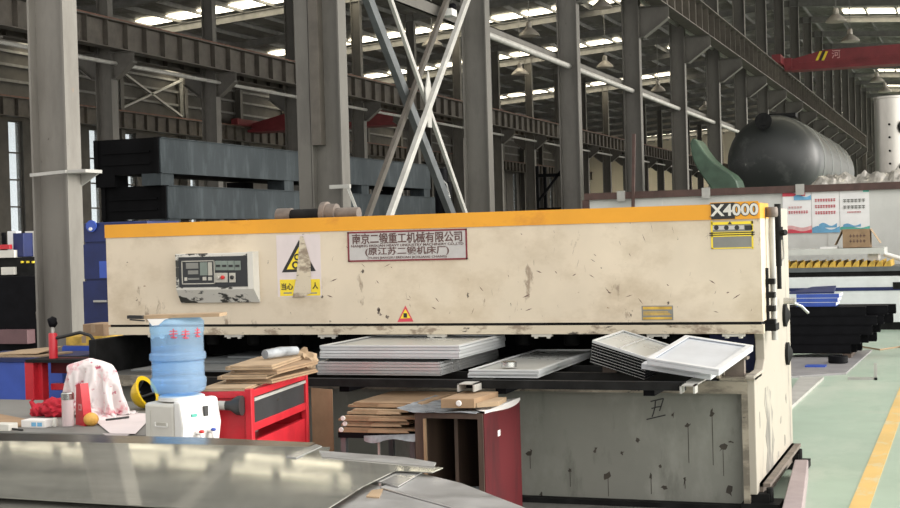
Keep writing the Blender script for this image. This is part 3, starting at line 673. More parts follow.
p = onX(792, 300, -1.08); m = MB().tube([(-1.09, p.y-.1, p.z), (-1.02, p.y-.02, p.z-.04), (-.985, p.y+.03, p.z-.085)], .009, 8); m.tube([(-1.12, p.y-.1, p.z), (-1.05, p.y-.1, p.z)], .02, 8); m.build('lever', K['chrome'], shear, smooth=True)
# shaft with flange lying on top behind the band
u = onY(279, 213, 8.75); ZC = 1.77
m = MB()
def ycyl(x0, x1, r, z=ZC, y=8.75): m.tube([(x0, y, z), (x1, y, z)], r, 20)
X_ = lambda px: onY(px, 212, 8.75).x
ycyl(X_(278), X_(292), .055); m.build('shaft_bush', K['grime'], shear, smooth=True)
m = MB(); ycyl(X_(292), X_(324), .045); m.build('shaft', K['dark'], shear, smooth=True)
m = MB(); ycyl(X_(323), X_(328), .085, 1.775); ycyl(X_(328), X_(337), .07, 1.775); ycyl(X_(337), X_(359), .045); m.build('shaft_flange', K['grime'], shear, smooth=True)
m = MB(); m.box((X_(284), 8.7, 1.65), (X_(288), 8.8, 1.74)); m.box((X_(326), 8.7, 1.65), (X_(332), 8.8, 1.72)); m.build('shaft_cradle', K['dark'], shear)
# ================================================================== BEHIND THE MACHINE
# two long stacked frames
XB = -10.0
zt = onX(160, 137, XB).z; Yf = onX(160, 137, XB).y; zb = onX(160.5, 173, XB).z
zt2 = onX(166.7, 185, XB+.03).z; zb2 = onX(166.7, 218.6, XB+.03).z; Ye = onX(430, 166, XB).y
def long_frame(lab, x1, y0, y1, z0, z1, zf):
    w = 1.02
    t = thing('steel_beam_frame', lab, 'steel frame', (x1-w/2, (y0+y1)/2, zf), 0)
    m = MB(); m.box((x1-w, y0+.1, z0+.02), (x1-w+.03, y1-.1, z1)); m.box((x1-w, y0+.1, z1-.03), (x1-.02, y1-.1, z1-.005)); m.box((x1-w, y0+.1, z0+.02), (x1-.02, y1-.1, z0+.05)); m.build('inner_shell', K['blackframe'], t)
    m = MB(); m.box((x1-.02, y0, z0), (x1, y1, z1)); m.box((x1-.12, y0, z1-.012), (x1+.02, y1, z1)); m.box((x1-.12, y0, z0), (x1+.02, y1, z0+.012)); m.build('side_plate', K['beamgrey'], t)
    m = MB(); m.box((x1-w, y0, z0), (x1-.02, y0+.03, z1))
    for f in (.3, .62): zz = z0+(z1-z0)*f; m.box((x1-w+.12, y0-.02, zz-.012), (x1-.16, y0, zz+.012))
    m.box((x1-w, y0-.03, z0), (x1-w+.06, y0, z1)); m.box((x1-.08, y0-.03, z0), (x1-.02, y0, z1)); m.build('end_plate', K['blackframe'], t)
    m = MB(); m.box((x1-w, y1-.03, z0), (x1-.02, y1, z1)); m.build('end_plate', K['blackframe'], t)
    n = 0
    for y in (y0, y0+(y1-y0)*.36, y0+(y1-y0)*.66, y1-.35):
        m = MB(); m.box((x1-.3, y, zf), (x1-.005, y+.32, z0)); m.build('spacer_block', K['beamgrey'], t)
        m = MB(); m.box((x1-w, y, zf), (x1-w+.3, y+.32, z0)); m.build('spacer_block', K['blackframe'], t)
    return t
long_frame('long dark grey steel frame, upper of the two stacked behind the machine', XB, Yf, Ye, zb, zt, zt2)
long_frame('long dark grey steel frame, lower of the two stacked behind the machine', XB+.03, Yf+.1, Ye+.25, zb2, zt2, zb2-.14)
for y in (Yf+.5, (Yf+Ye)/2, Ye-.5):
    m = MB(); m.box((XB-1.05, y-.1, zb2-.34), (XB+.05, y+.1, zb2-.14))
    for x in (XB-.95, XB-.05): m.box((x-.06, y-.06, 0), (x+.06, y+.06, zb2-.34))
    m.box((XB-1.0, y-.03, .5), (XB, y+.03, .6))
    tag(m.build('trestle', K['blackframe']), 'black steel trestle holding up the stacked frames behind the machine', 'trestle', 'trestles under the stacked frames')
# machine clutter right of the frames
p = onX(441, 216, -8.9); t = thing('pump_unit', 'dark upright pump unit right of the stacked frames behind the orange band', 'pump', (-8.9, p.y, 0))
x0 = onY(428, 200, p.y).x; x1 = onY(449, 200, p.y).x; zt_ = onY(436, 168, p.y).z
m = MB(); m.box((x0, p.y, 0), (x1, p.y+.6, 1.95)); m.build('body', K['dark'], t)
m = MB(); m.tube([(x0+.15, p.y+.3, 1.95), (x0+.15, p.y+.3, zt_)], .12, 12); m.tube([(x1-.12, p.y+.25, 1.95), (x1-.12, p.y+.25, zt_-.25)], .08, 12); m.build('cylinder', K['black'], t, smooth=True)
m = MB(); m.tube([(x0+.15, p.y+.1, zt_-.1), (x1-.05, p.y+.05, zt_-.3), (x1+.02, p.y+.05, 2.1)], .02, 8); m.build('hose', K['chrome'], t, smooth=True)
# blue cabinet behind the left end
Yb = 10.0; a = onY(84, 223, Yb)
t = thing('steel_cabinet', 'dark blue steel cabinet between the grey column and the machine', 'cabinet', (a.x+.3, Yb+.3, 0))
box('body', (a.x, Yb, 0), (a.x+.62, Yb+.5, a.z), K['blue'], t, bevel=.008)
for y0, y1 in ((226, 242), (244, 279), (281, 330)):
    u, v = onY(85.5, y1, Yb), onY(106, y0, Yb); box('door' if y0 > 230 else 'top_panel', (u.x, Yb-.015, u.z), (a.x+.60, Yb, v.z), K['blue'], t)
u, v = onY(101, 278, Yb), onY(107, 261, Yb); box('label_panel', (u.x, Yb-.02, u.z), (v.x+.05, Yb-.014, v.z), K['bluebright'], t)
u = onY(93, 225, Yb); MB().lathe([(.05, 0), (.05, .015)], 18, Matrix.Translation((u.x, Yb-.015, u.z-.01)) @ Matrix.Rotation(PI/2, 4, 'X')).build('round_badge', K['bluebright'], t)
u = onY(93, 229, Yb); MB().lathe([(.015, 0), (.015, .012)], 12, Matrix.Translation((u.x, Yb-.03, u.z)) @ Matrix.Rotation(PI/2, 4, 'X')).build('round_badge', K['white'], t)
u, v = onY(96, 302, Yb), onY(107, 300, Yb); box('handle', (u.x, Yb-.04, u.z), (v.x+.02, Yb-.014, v.z), K['strut'], t)
# low shelf with two cartons
Ys_ = 9.3; u, v = onY(62, 346, Ys_), onY(116, 346, Ys_)
t = thing('low_shelf', 'low dark blue steel shelf under the two small cartons', 'shelf', ((u.x+v.x)/2, Ys_+.2, 0))
box('shelf_board', (u.x, Ys_, u.z-.06), (v.x, Ys_+.42, u.z), K['bluebright'], t)
for x in (u.x+.02, v.x-.06):
    for y in (Ys_+.02, Ys_+.36): box('leg', (x, y, 0), (x+.04, y+.04, u.z-.06), K['blue'], t)
def carton(lab, x0, y0, x1, y1, Y, dep, zbase, m_, nm='cardboard_box'):
    a, b = onY(x0, y1, Y), onY(x1, y0, Y); H = b.z-a.z
    t = thing(nm, lab, 'box', ((a.x+b.x)/2, Y+dep/2, zbase))
    box('box_body', (a.x, Y, zbase), (b.x, Y+dep, zbase+H), m_, t, bevel=.003)
    box('tape', ((a.x+b.x)/2-.02, Y-.001, zbase+H*.3), ((a.x+b.x)/2+.02, Y+dep*.9, zbase+H+.001), K['card2'], t)
    return zbase+H
zz = carton('yellowish carton, lower of the two on the low blue shelf', 66, 335.5, 102, 345, Ys_+.03, .3, u.z, K['ochre'])
carton('small brown carton, upper of the two on the low blue shelf', 83, 323, 103, 335, Ys_+.04, .25, zz, K['card'])
# dark machine at far left
Ym = 13.6; a, b = onY(-6, 345, Ym), onY(36, 276, Ym)
t = thing('old_machine', 'black old machine tool at the left edge behind the column', 'machine', ((a.x+b.x)/2, Ym+.5, 0))
box('body', (a.x-.6, Ym, 0), (b.x, Ym+1.0, b.z), K['black'], t, bevel=.01)
def mbx(nm, x0, y0, x1, y1, k, dY=.1, dep=.25): u, v = onY(x0, y1, Ym+dY), onY(x1, y0, Ym+dY); box(nm, (u.x, Ym+dY, u.z), (v.x, Ym+dY+dep, v.z), K[k], t, bevel=.004)
mbx('head', -6, 257, 36, 277, 'dark'); mbx('back_panel', 25.5, 231, 36, 257, 'offwhite', .3, .03); mbx('control_box', 8, 231, 16, 258, 'whitemetal', .2, .1); mbx('motor', 13.5, 233, 23, 257, 'blue', .12, .2)
mbx('red_lever', -4, 244.5, 9.5, 249.5, 'red', .05, .05); mbx('white_unit', -2, 250, 14, 258, 'offwhite', .06, .1); mbx('white_unit', 1, 267, 14, 275, 'offwhite', .05, .05)
for x in (21.5, 27, 32.5): mbx('knob', x-1, 261, x+1, 263.2, 'yellow', .07, .04)
for x in (3, 14, 19.5, 24): u = onY(x, 240, Ym+.3); m = MB().tube([(u.x, Ym+.32, u.z-.15), (u.x, Ym+.32, u.z+.09)], .03, 8); m.build('lever', K['black'], t)
mbx('tray', -6, 330, 27, 344, 'carmine', -.15, .16)
# pale partition with brown rail
PY = 24.0
t = thing('steel_partition', 'long pale grey steel partition with brown top rail carrying three posters', 'partition', (-2.4, PY+.06, 0))
u = onY(586, 193.5, PY); zr = u.z
box('panel', (u.x, PY, 0), (2.2, PY+.08, zr-.10), K['partition'], t)
box('top_rail', (u.x-.02, PY-.06, zr-.12), (2.2, PY+.14, zr), K['brownrail'], t)
box('end_post', (u.x-.06, PY-.05, 0), (u.x+.06, PY+.13, zr-.12), K['brownrail'], t)
for px in (706, 800, 621): a = onY(px, 188, PY-.06); box('rail_clip', (a.x-.07, PY-.09, zr-.16), (a.x+.07, PY-.06, zr+.02), K['strut'], t)
for x in (-5, -3.6, -2.2, -.8, .6): box('panel_rib', (x-.02, PY-.012, 0), (x+.02, PY, zr-.13), K['partition'], t)
m = MB(); u = onY(628, 190, PY-.1); v = onY(634, 134, PY-.1); m.bar((u.x, PY-.1, .02), (v.x, PY-.1+.0, v.z), .05, .05)
tag(m.build('steel_rod', K['brownrail']), 'thin dark rod leaning upright at the left end of the partition', 'rod')
# posters
def poster(lab, x0, x1, y0, y1, bands, lines):
    a, b = onY(x0, y1, PY), onY(x1, y0, PY); W, H = b.x-a.x, b.z-a.z
    t = thing('poster', lab, 'poster', (a.x+W/2, PY, a.z))
    y = PY-.016
    box('sheet', (a.x, y, a.z), (b.x, y+.004, b.z), K['poster'], t)
    for bi, (u0, v0, u1, v1, w, k) in enumerate(bands):
        y -= .0022       # wavy coloured fields
        n = 10; m = MB()
        top = [(a.x+W*(u0+(u1-u0)*i/n), y-.002, a.z+H*(v1 + w*math.sin(2.2*PI*i/n))) for i in range(n+1)]
        m.prism([(a.x+W*u0, y-.002, a.z+H*v0)] + [(q[0], q[1], min(max(q[2], a.z), b.z)) for q in top] + [(a.x+W*u1, y-.002, a.z+H*v0)], (0, .0015, 0)); m.build('colour_field', K[k], t)
    y -= .003
    for (u0, v, u1, h, k, n) in lines:         # rows of blurred characters
        m = MB(); cw = W*(u1-u0)/n
        for i in range(n):
            x = a.x+W*u0+cw*i; z = a.z+H*v; hh = H*h
            m.box((x, y-.004, z+hh*.75), (x+cw*.8, y-.002, z+hh)); m.box((x+cw*.3, y-.004, z), (x+cw*.5, y-.002, z+hh)); m.box((x, y-.004, z+hh*.25), (x+cw*.8, y-.002, z+hh*.45))
        m.build('print_line', K[k], t)
poster('red and white poster, leftmost of the three on the grey partition', 783.5, 811, 191.5, 233.5, [(0, .0, 1, .16, .03, 'pinkink'), (0, 0, 1, .07, .03, 'redink'), (0, .9, .8, .98, .02, 'redink'), (.4, .80, 1, .90, .03, 'blueink')], [(.2, .60, .7, .05, 'pinkink', 5), (.2, .47, .9, .07, 'redink', 8)])
poster('white poster with three red text rows, middle one of three', 812.5, 839, 190.5, 233, [(0, .0, 1, .12, .05, 'blueink'), (.25, .12, .9, .2, .04, 'blueink')], [(.12, .74, .88, .075, 'redink', 8), (.12, .59, .88, .075, 'redink', 8), (.12, .44, .88, .075, 'redink', 8)])
poster('green-edged poster with two dark text rows above the carton', 840.5, 869, 189, 230, [(0, .0, 1, .07, .03, 'greenink'), (.1, .07, .7, .13, .03, 'blueink'), (.8, .93, 1, 1, .01, 'greenink')], [(.12, .68, .88, .085, 'greyink', 6), (.12, .52, .88, .085, 'greyink', 6), (.25, .42, .72, .035, 'redink', 9)])
# cutting machine bench in front of the partition
QY = 22.0
def Q(x, y): return onY(x, y, QY)
t = thing('cutting_bench', 'long white cutting machine bench with a blue stripe and ochre slats', 'machine', (-2.5, QY+.5, 0))
a, b = Q(780, 318), Q(893, 276)
XQ0, XQ1 = -4.8, 1.4
box('body', (XQ0, QY, .12), (XQ1, QY+1.2, b.z), K['whitemetal'], t, bevel=.01)
box('plinth', (XQ0+.1, QY+.08, 0), (XQ1-.1, QY+1.1, .12), K['dark'], t)
u, v = Q(845, 291), Q(845, 287.5); box('blue_stripe', (XQ0, QY-.008, u.z), (XQ1, QY, v.z), K['blue'], t)
u, v = Q(893, 289), Q(902, 284); box('vent_slot', (u.x, QY-.012, u.z), (v.x+.2, QY-.004, v.z+.03), K['dark'], t)
u, v = Q(800, 277), Q(800, 272.5); box('shadow_gap', (XQ0+.03, QY+.05, u.z), (XQ1-.03, QY+1.15, v.z), K['dark'], t)
u, v = Q(800, 272.5), Q(800, 268); box('bed_rail', (XQ0, QY, u.z), (XQ1, QY+1.2, v.z), K['strutdark'], t)
u, v = Q(800, 268), Q(800, 261.5)
m = MB(); xe = Q(884, 264).x; x = XQ0
while x < xe:
    m.prism([(x, QY+.02, u.z), (x+.11, QY+.02, u.z), (x+.10, QY+.02, v.z), (x+.04, QY+.02, v.z-.03)], (0, 1.1, 0)); x += .115
m.build('ochre_slat', K['ochre'], t)
u, v = Q(800, 255.5), Q(800, 249.5); xe = Q(884, 252).x
box('top_ledge', (XQ0, QY+.1, u.z), (xe, QY+1.0, v.z), K['partition'], t); box('ledge_post', (xe-.25, QY+.2, Q(800, 262).z), (xe-.1, QY+.9, u.z), K['partition'], t); box('ledge_post', (XQ0+.1, QY+.2, Q(800, 262).z), (XQ0+.3, QY+.9, u.z), K['partition'], t)
u = Q(884, 254); m = MB().tube([(u.x-.02, QY+.25, u.z), (u.x+.5, QY+.25, u.z-.17), (u.x+1.0, QY+.25, u.z-.2)], .035, 8); m.build('white_pipe', K['white'], t, smooth=True)
zl = v.z
box_ = thing('cardboard_box', 'open brown carton on the ledge below the green-edged poster', 'box', (Q(853, 249).x, QY+.4, zl))
a, b = Q(842, 248.5), Q(869, 230); H = .29
m = MB(); m.box((a.x, QY+.15, zl), (b.x, QY+.16, zl+H)); m.box((a.x, QY+.55, zl), (b.x, QY+.56, zl+H)); m.box((a.x, QY+.16, zl), (a.x+.01, QY+.55, zl+H)); m.box((b.x-.01, QY+.16, zl), (b.x, QY+.55, zl+H)); m.box((a.x, QY+.15, zl), (b.x, QY+.56, zl+.01)); m.build('box_body', K['card'], box_)
m = MB(); m.prism([(a.x, QY+.15, zl+H), (a.x, QY+.55, zl+H), (a.x-.12, QY+.55, zl+H-.24), (a.x-.12, QY+.15, zl+H-.24)], (-.006, 0, 0)); m.build('flap', K['cardedge'], box_)
m = MB(); m.prism([(b.x, QY+.15, zl+H), (b.x, QY+.55, zl+H), (b.x+.14, QY+.55, zl+H-.22), (b.x+.14, QY+.15, zl+H-.22)], (.006, 0, 0)); m.build('flap', K['card2'], box_)
m = MB()
for r_ in range(2):
    for i in range(5): x = a.x+.1+i*.05; z = zl+.1+r_*.08; m.box((x, QY+.147, z), (x+.035, QY+.149, z+.012)); m.box((x+.012, QY+.147, z-.02), (x+.02, QY+.149, z+.035))
m.build('print_line', K['brownink'], box_)
u = Q(828, 249); tag(box('folded_note', (u.x-.14, QY+.2, zl), (u.x+.12, QY+.4, zl+.03), K['white']), 'small white pad on the ledge left of the open carton', 'pad')
# black tank with dished end
TY = 30.0; c0 = onY(773, 160, TY); cz = c0.z-.02; cr = .97; cx = onY(773.5, 160, TY).x
t = thing('storage_tank', 'big black cylindrical steel tank with dished end behind the partition', 'tank', (cx, TY+4, 0))
mx = Matrix.Translation((cx, TY, cz)) @ Matrix.Rotation(-PI/2, 4, 'X')
MB().lathe([(.02, -.55), (.25, -.53), (.48, -.46), (.70, -.33), (.86, -.18), (.945, -.05), (cr, .06), (cr, .75)], 40, mx).build('dished_end', K['tank'], t, smooth=True)
MB().lathe([(cr, .75), (cr+.012, .76), (cr+.012, 1.15), (cr, 1.16)], 40, mx).build('seam_band', K['tankband'], t, smooth=True)
MB().lathe([(cr, 1.16), (cr, 9.0), (.8, 9.3), (.3, 9.5)], 40, mx).build('shell', K['tank'], t, smooth=True)
for yy in (2.6, 4.8, 7.0): MB().lathe([(cr+.002, yy), (cr+.012, yy+.01), (cr+.012, yy+.25), (cr+.002, yy+.26)], 40, mx).build('seam_band', K['tankband'], t, smooth=True)
nz = onY(763, 121, TY-.55); m = MB(); m.tube([(nz.x, TY-.1, nz.z-.05), (nz.x, TY-.5, nz.z)], .13, 18, caps=False); m.tube([(nz.x, TY-.1, nz.z-.05), (nz.x, TY-.5, nz.z)], .11, 18); m.build('nozzle', K['black'], t, smooth=True)
m = MB(); m.lathe([(.125, 0), (.175, .0), (.175, .04), (.125, .04)], 20, Matrix.Translation((nz.x, TY-.47, nz.z)) @ Matrix.Rotation(PI/2, 4, 'X')); m.build('nozzle_flange', K['dark'], t, smooth=True)
u = onY(782, 113, TY+.3); m = MB(); m.box((u.x-.25, TY+.1, cz+cr-.05), (u.x+.3, TY+.5, cz+cr+.03)); m.build('lifting_lug', K['dark'], t)
for yy in (1.0, 6.5):
    m = MB(); n = 12; arc = [(cx+(cr+.01)*math.sin(a_), TY+yy, cz-(cr+.01)*math.cos(a_)) for a_ in [-.9+1.8*i/n for i in range(n+1)]]
    m.prism([(cx-.78, TY+yy, 0)] + arc + [(cx+.78, TY+yy, 0)], (0, .25, 0)); m.build('saddle', K['dark'], t)
# curved green plate left of the tank
GY = 27.2
pts = [(690, 143), (691.5, 139.5), (693.5, 138), (697, 141), (702, 149), (708, 157), (715, 163.5), (722, 168.5), (731, 174), (736, 180), (738, 187), (738, 193), (714, 193), (708, 184), (702, 176), (697.5, 169), (693.5, 161), (691, 152)]
m = MB(); q = [onY(x, y, GY) for x, y in pts]; m.prism([(v.x, GY, v.z) for v in q], (0, .9, 0))
gp = thing('curved_plate', 'dark green curved steel plate standing left of the black tank', 'plate', (q[12].x+.2, GY+.45, 0))
m.build('curved_shell', K['greenplate'], gp, bevel=.03)
box('foot_block', (q[12].x-.1, GY+.05, 0), (q[11].x+.1, GY+.85, q[12].z+.02), K['dark'], gp)
# platform with wrapped bundle and stainless vessel
PZ = 2.12
box_p = tag(box('steel_platform', (-3.0, 24.6, 0), (1.6, 28.2, PZ), K['strutdark']), 'grey platform behind the partition under the wrapped bundle', 'platform')
u = onY(893, 97, 26.5); h = u.z-PZ
t = thing('stainless_vessel', 'upright stainless steel cylinder standing behind the right end of the partition', 'vessel', (u.x, 26.5, PZ))
MB().lathe([(.335, 0), (.335, h-.04), (.35, h-.035), (.35, h)], 32).build('shell', K['stainless'], t, world=False, smooth=True)
for z in (.55, .78, 1.02, 1.25): MB().lathe([(.02, 0), (.02, .03)], 10, Matrix.Translation((-.06, -.33, z)) @ Matrix.Rotation(PI/2, 4, 'X')).build('stud', K['dark'], t, world=False)
for z in (.45, 1.2): MB().lathe([(.09, 0), (.09, .08), (.12, .08), (.12, .12)], 16, Matrix.Translation((.16, -.27, z)) @ Matrix.Rotation(PI/2, 4, 'X') @ Matrix.Rotation(.5, 4, 'Y')).build('nozzle', K['dark'], t, world=False, smooth=True)
m = MB()
def foil(u_, v_):
    x = -2.75+2.0*u_; y = 25.0+1.1*v_
    b = math.sin(PI*min(1, max(0, v_)))**.6*min(1, 6*u_+.1)*min(1, 5*(1-u_)+.1)
    return Vector((x, y, PZ + b*(.30+.16*mnoise.noise(Vector((x*3, y*3, 0)))+.20*abs(mnoise.noise(Vector((x*7, y*7, 4)))))))
m.grid(foil, 44, 20); tag(m.build('wrapped_bundle', K['foil'], smooth=False), 'crumpled plastic-wrapped bundle right of the black tank', 'bundle')
# black tubes in a pile right of the machine
TYb = 17.2
u, v = onY(868, 355, TYb), onY(868, 303, TYb); nrow = 5; hh = .56/nrow
ends = [[850, 856, 861], [860, 868, 876], [872, 866, 880], [877, 884, 893], [866, 888, 896]]
m0 = MB(); xx = -3.8
for x in (-3.6, -2.4, -1.45): tag(box('timber_bearer', (x, TYb-.05, .004), (x+.1, TYb+.65, .07), K['wood']), 'timber bearer on the floor under the pile of black tubes', 'timber', 'bearers under the black tubes')
for r_ in range(nrow):
    for c in range(3):
        xe = onY(ends[r_][c], 330, TYb+c*.2).x; z0 = .07+r_*hh
        m = MB(); y = TYb+c*.2; w = .012
        m.box((xx, y, z0+.002), (xe, y+.18, z0+.002+w)); m.box((xx, y, z0+hh-w-.002), (xe, y+.18, z0+hh-.002)); m.box((xx, y, z0+w), (xe, y+w, z0+hh-w)); m.box((xx, y+.18-w, z0+w), (xe, y+.18, z0+hh-w))
        tag(m.build('square_tube', K['black']), 'black square steel tube in the pile right of the machine', 'tube', 'black tubes piled right of the machine')
zt5 = .07+nrow*hh
# blue trays on the tubes
for i in range(3):
    a = onY(797, 300, TYb+.1); b = onY(836, 300, TYb+.1); z = zt5+.002+i*.052; o = .02*i
    t = thing('metal_tray', ['blue-edged tray, bottom one of the three on the black tubes', 'blue-edged tray, middle one of the three on the black tubes', 'blue-edged tray, top one of the three on the black tubes'][i], 'tray', ((a.x+b.x)/2, TYb+.3, z))
    m = MB(); m.box((a.x, TYb+.04, z), (b.x+o, TYb+.06, z+.046)); m.box((a.x, TYb+.06, z), (b.x+o, TYb+.5, z+.01)); m.build('front', K['bluebright'], t)
    m = MB(); m.box((b.x+o-.015, TYb+.06, z+.01), (b.x+o+.005, TYb+.56, z+.046)); m.build('side', K['whitemetal'], t)
zt6 = zt5+.154
a = onY(796, 290, TYb); b = onY(838, 290, TYb)
m = MB(); m.prism([(a.x-.1, TYb+.05, zt6), (b.x-.05, TYb+.05, zt6+.002), (b.x-.06, TYb+.45, zt6+.06), (a.x+.15, TYb+.45, zt6+.05)], (0, 0, .02)); tag(m.build('tray_lid', K['blue']), 'dark blue lid lying tilted on the blue-edged trays', 'lid')
# plates and angle on the green floor
m = MB(); m.prism([tuple(onZ(x, y, .02))[:2]+(.005,) for x, y in ((786, 377), (846, 373), (872, 350), (786, 356))], (0, 0, .02)); tag(m.build('floor_plate', K['plategrey']), 'flat grey steel plate on the green floor below the black tubes', 'plate')
m = MB(); m.prism([tuple(onZ(x, y, .02))[:2]+(.005,) for x, y in ((778, 410), (788, 411), (824, 378), (800, 378))], (0, 0, .03)); tag(m.build('floor_plate', K['strut']), 'narrow pale steel strip on the floor right beside the machine', 'strip')
u = onZ(838, 360, .06); MB_ = MB().lathe([(.10, 0), (.11, .01), (.11, .08), (.06, .085), (.06, .04), (.02, .04)], 22, Matrix.Translation((u.x, u.y, .026)))
tag(MB_.build('wire_coil', K['black'], smooth=True), 'black round coil lying on the flat grey floor plate', 'coil')
u = onZ(815, 366, .03); tag(box('blue_offcut', (u.x-.1, u.y-.1, .0255), (u.x+.12, u.y+.08, .04), K['bluebright']), 'small blue offcut on the flat grey floor plate', 'offcut')
u, v, w_ = onZ(848, 380, .0), onZ(878, 379, .0), onY(878, 362, onZ(878, 379, 0).y)
m = MB(); m.box((u.x, u.y-.02, .0045), (v.x, u.y+.02, .03)); m.box((v.x-.03, u.y-.02, .0045), (v.x, u.y+.02, w_.z)); tag(m.build('angle_iron', K['strut']), 'bent steel angle standing on the green floor by the plate', 'angle iron')
m = MB(); pts = [onZ(x, y, .012) for x, y in ((850, 352), (862, 347), (880, 350), (900, 347), (930, 350))]; m.tube([(p.x, p.y, .016) for p in pts], .011, 6); tag(m.build('cable', K['card2'], smooth=True), 'pale cable on the green floor right of the black tubes', 'cable')
# mauve beam lying beside the machine
m = MB(); q = [onZ(x, y, .11) for x, y in ((776, 515), (797.5, 515), (805, 459.5), (791.5, 459.5))]
m.prism([(p.x+.02, p.y, .004) for p in q], (0, 0, .106)); tag(m.build('floor_beam', K['mauve'], bevel=.006), 'mauve primed steel beam on the floor along the machine end', 'beam')
# open racks far behind at the second column row
for (x0, x1, Yr, lab) in ((538, 562, 60, 'dark open steel rack far behind the machine between the columns'),):
    a, b = onY(x0, 200, Yr), onY(x1, 165, Yr); zt_ = b.z; t = thing('steel_rack', lab, 'rack', ((a.x+b.x)/2, Yr+.6, 0))
    for x in (a.x, b.x):
        for y in (Yr, Yr+1.2): box('post', (x-.07, y-.07, 0), (x+.07, y+.07, zt_), K['black'], t)
    for z in (1.0, 2.6, zt_-.5): box('cross_beam', (a.x, Yr-.05, z), (b.x, Yr+.05, z+.14), K['black'], t)
    MB().bar((a.x, Yr, zt_-1.6), (b.x, Yr, zt_-.2), .1, .1).build('diagonal', K['black'], t)
# ================================================================== TRAYS ON THE TABLE
def tray(nm, lab, P, u, v, th, grp=None, m_=None, rim=.025):
    """shallow pan: P corner of the top, u along the front, v to the back; sides fold down by th"""
    P, u, v = Vector(P), Vector(u), Vector(v); n = u.cross(v).normalized(); m = MB()
    uh, vh = u.normalized(), v.normalized()
    q = lambda a, b, c: P + u*a + v*b + n*c
    ru, rv = rim/u.length, rim/v.length
    e = .003
    m.prism([q(0, 0, -.009-e), q(1, 0, -.009-e), q(1, 1, -.009-e), q(0, 1, -.009-e)], n*e)
    for (a0, b0, a1, b1) in ((0, 0, 1, rv), (0, 1-rv, 1, 1), (0, rv, ru, 1-rv), (1-ru, rv, 1, 1-rv)):
        m.prism([q(a0, b0, -.004), q(a1, b0, -.004), q(a1, b1, -.004), q(a0, b1, -.004)], n*.004)
    nf = 6
    t1u, t1v = .003/u.length, .003/v.length
    for (a0, b0, a1, b1) in ((0, 0, 1, t1v), (0, 1-t1v, 1, 1), (0, t1v, t1u, 1-t1v), (1-t1u, t1v, 1, 1-t1v)):
        m.prism([q(a0, b0, -th), q(a1, b0, -th), q(a1, b1, -th), q(a0, b1, -th)], n*(th-.004))
    o = m.build(nm, m_ or K['galv']); o.data.materials.append(K['pan'] if m_ is not K['traywhite'] else K['panblue'])
    for f in list(o.data.polygons)[:nf]: f.material_index = 1
    return tag(o, lab, 'tray', grp)
a0, a1 = onZ(316, 375, RT_+.003), onZ(441.6, 375.5, RT_+.003)
th = .0185; y0 = (a0.y+a1.y)/2
for i in range(4):
    z = RT_+.003+(i+1)*(th+.0005); dx = random.uniform(-.006, .006)
    tray('sheet_tray', ['lowest', 'second lowest', 'third lowest', 'fourth lowest'][i] + ' galvanised tray of the tall stack below the triangle sticker', (a0.x+dx, y0+random.uniform(0, .006), z), (a1.x-a0.x, 0, 0), (0, 1.05, 0), th, None, K['galvedge'])
z = RT_+.003+4*(th+.0005)
tag(box('spacer_sheet', (a0.x+.05, y0+.05, z+.0005), (a1.x-.02, y0+1.1, z+.016), K['dark']), 'dark spacer sheet in the middle of the tall tray stack', 'sheet')
z += .0165
b0, b1 = onZ(319.6, 345.5, z+4*.019), onZ(460, 345.5, z+4*.019); y1 = (b0.y+b1.y)/2
for i in range(4):
    zz = z+(i+1)*(th+.0005); dx = random.uniform(-.005, .005)
    tray('sheet_tray', ['fourth', 'third', 'second', 'topmost'][i] + (' galvanised tray from the top of the tall stack' if i < 3 else ' wide galvanised tray of the tall stack below the triangle sticker'), (b0.x+dx, y1+random.uniform(0, .006), zz), (b1.x-b0.x, 0, 0), (0, .84, 0), th, None, K['galv'], .03)
# pair of narrow trays right of the stack
zz = RT_+.004
c0, c1 = onZ(467, 369.5, RT_+.05), onZ(537, 370, RT_+.05)
for i in range(2):
    z = zz+(i+1)*.0225
    tray('sheet_tray', ['lower', 'upper'][i]+' of the two narrow trays lying right of the tall stack', (c0.x+.01*i, c0.y+.01*(1-i), z), (c1.x-c0.x, 0, 0), (-.02, 1.35, 0), .022, None, K['galv'])
u = onZ(509, 366, RT_+.055); m = MB().lathe([(.045, 0), (.045, .028)], 24, Matrix.Translation((u.x, u.y, RT_+.0505))); m.lathe([(.03, .0285), (.035, .032)], 20, Matrix.Translation((u.x, u.y, RT_+.0505)))
tag(m.build('steel_ring', K['chrome'], smooth=True), 'small shiny steel ring on the upper narrow tray', 'ring')
# leaning stack of dark-edged trays
Yq = 7.60
P0 = onY(592.5, 340, Yq); P3 = onY(647, 357.5, Yq-.05); P1 = onY(622, 329.5, Yq+.48)
u, v = P3-P0, P1-P0; v = v - u*(v.dot(u)/u.dot(u))*.25
n = u.cross(v).normalized()
for i in range(8):
    Pi = P0 - n*(.0165*(7-i)) + Vector((.002*(7-i), 0, 0)); k = 'galv' if i == 7 else 'black'
    tray('sheet_tray', 'thin dark-edged tray in the leaning stack right of the narrow trays' if i < 7 else 'pale top tray of the leaning dark-edged stack', Pi, u*(1+.0*i), v, .015, 'dark-edged trays of the leaning stack' if i < 7 else None, K[k], .014)
m = MB(); q = P0 + u*.5 + n*.003; m.prism([q-u*.006, q+u*.006, q+u*.006+v, q-u*.006+v], n*.006); tag(m.build('edge_strip', K['galvedge']), 'narrow metal strip lying across the leaning tray stack', 'strip')
zlow = (P3 - n*.13).z
tag(box('timber_block', (P0.x+.02, Yq+.13, RT_+.001), (P0.x+.10, Yq+.35, max(RT_+.01, (P0-n*.134).z-.006)), K['wood']), 'dark block under the raised side of the leaning tray stack', 'block')
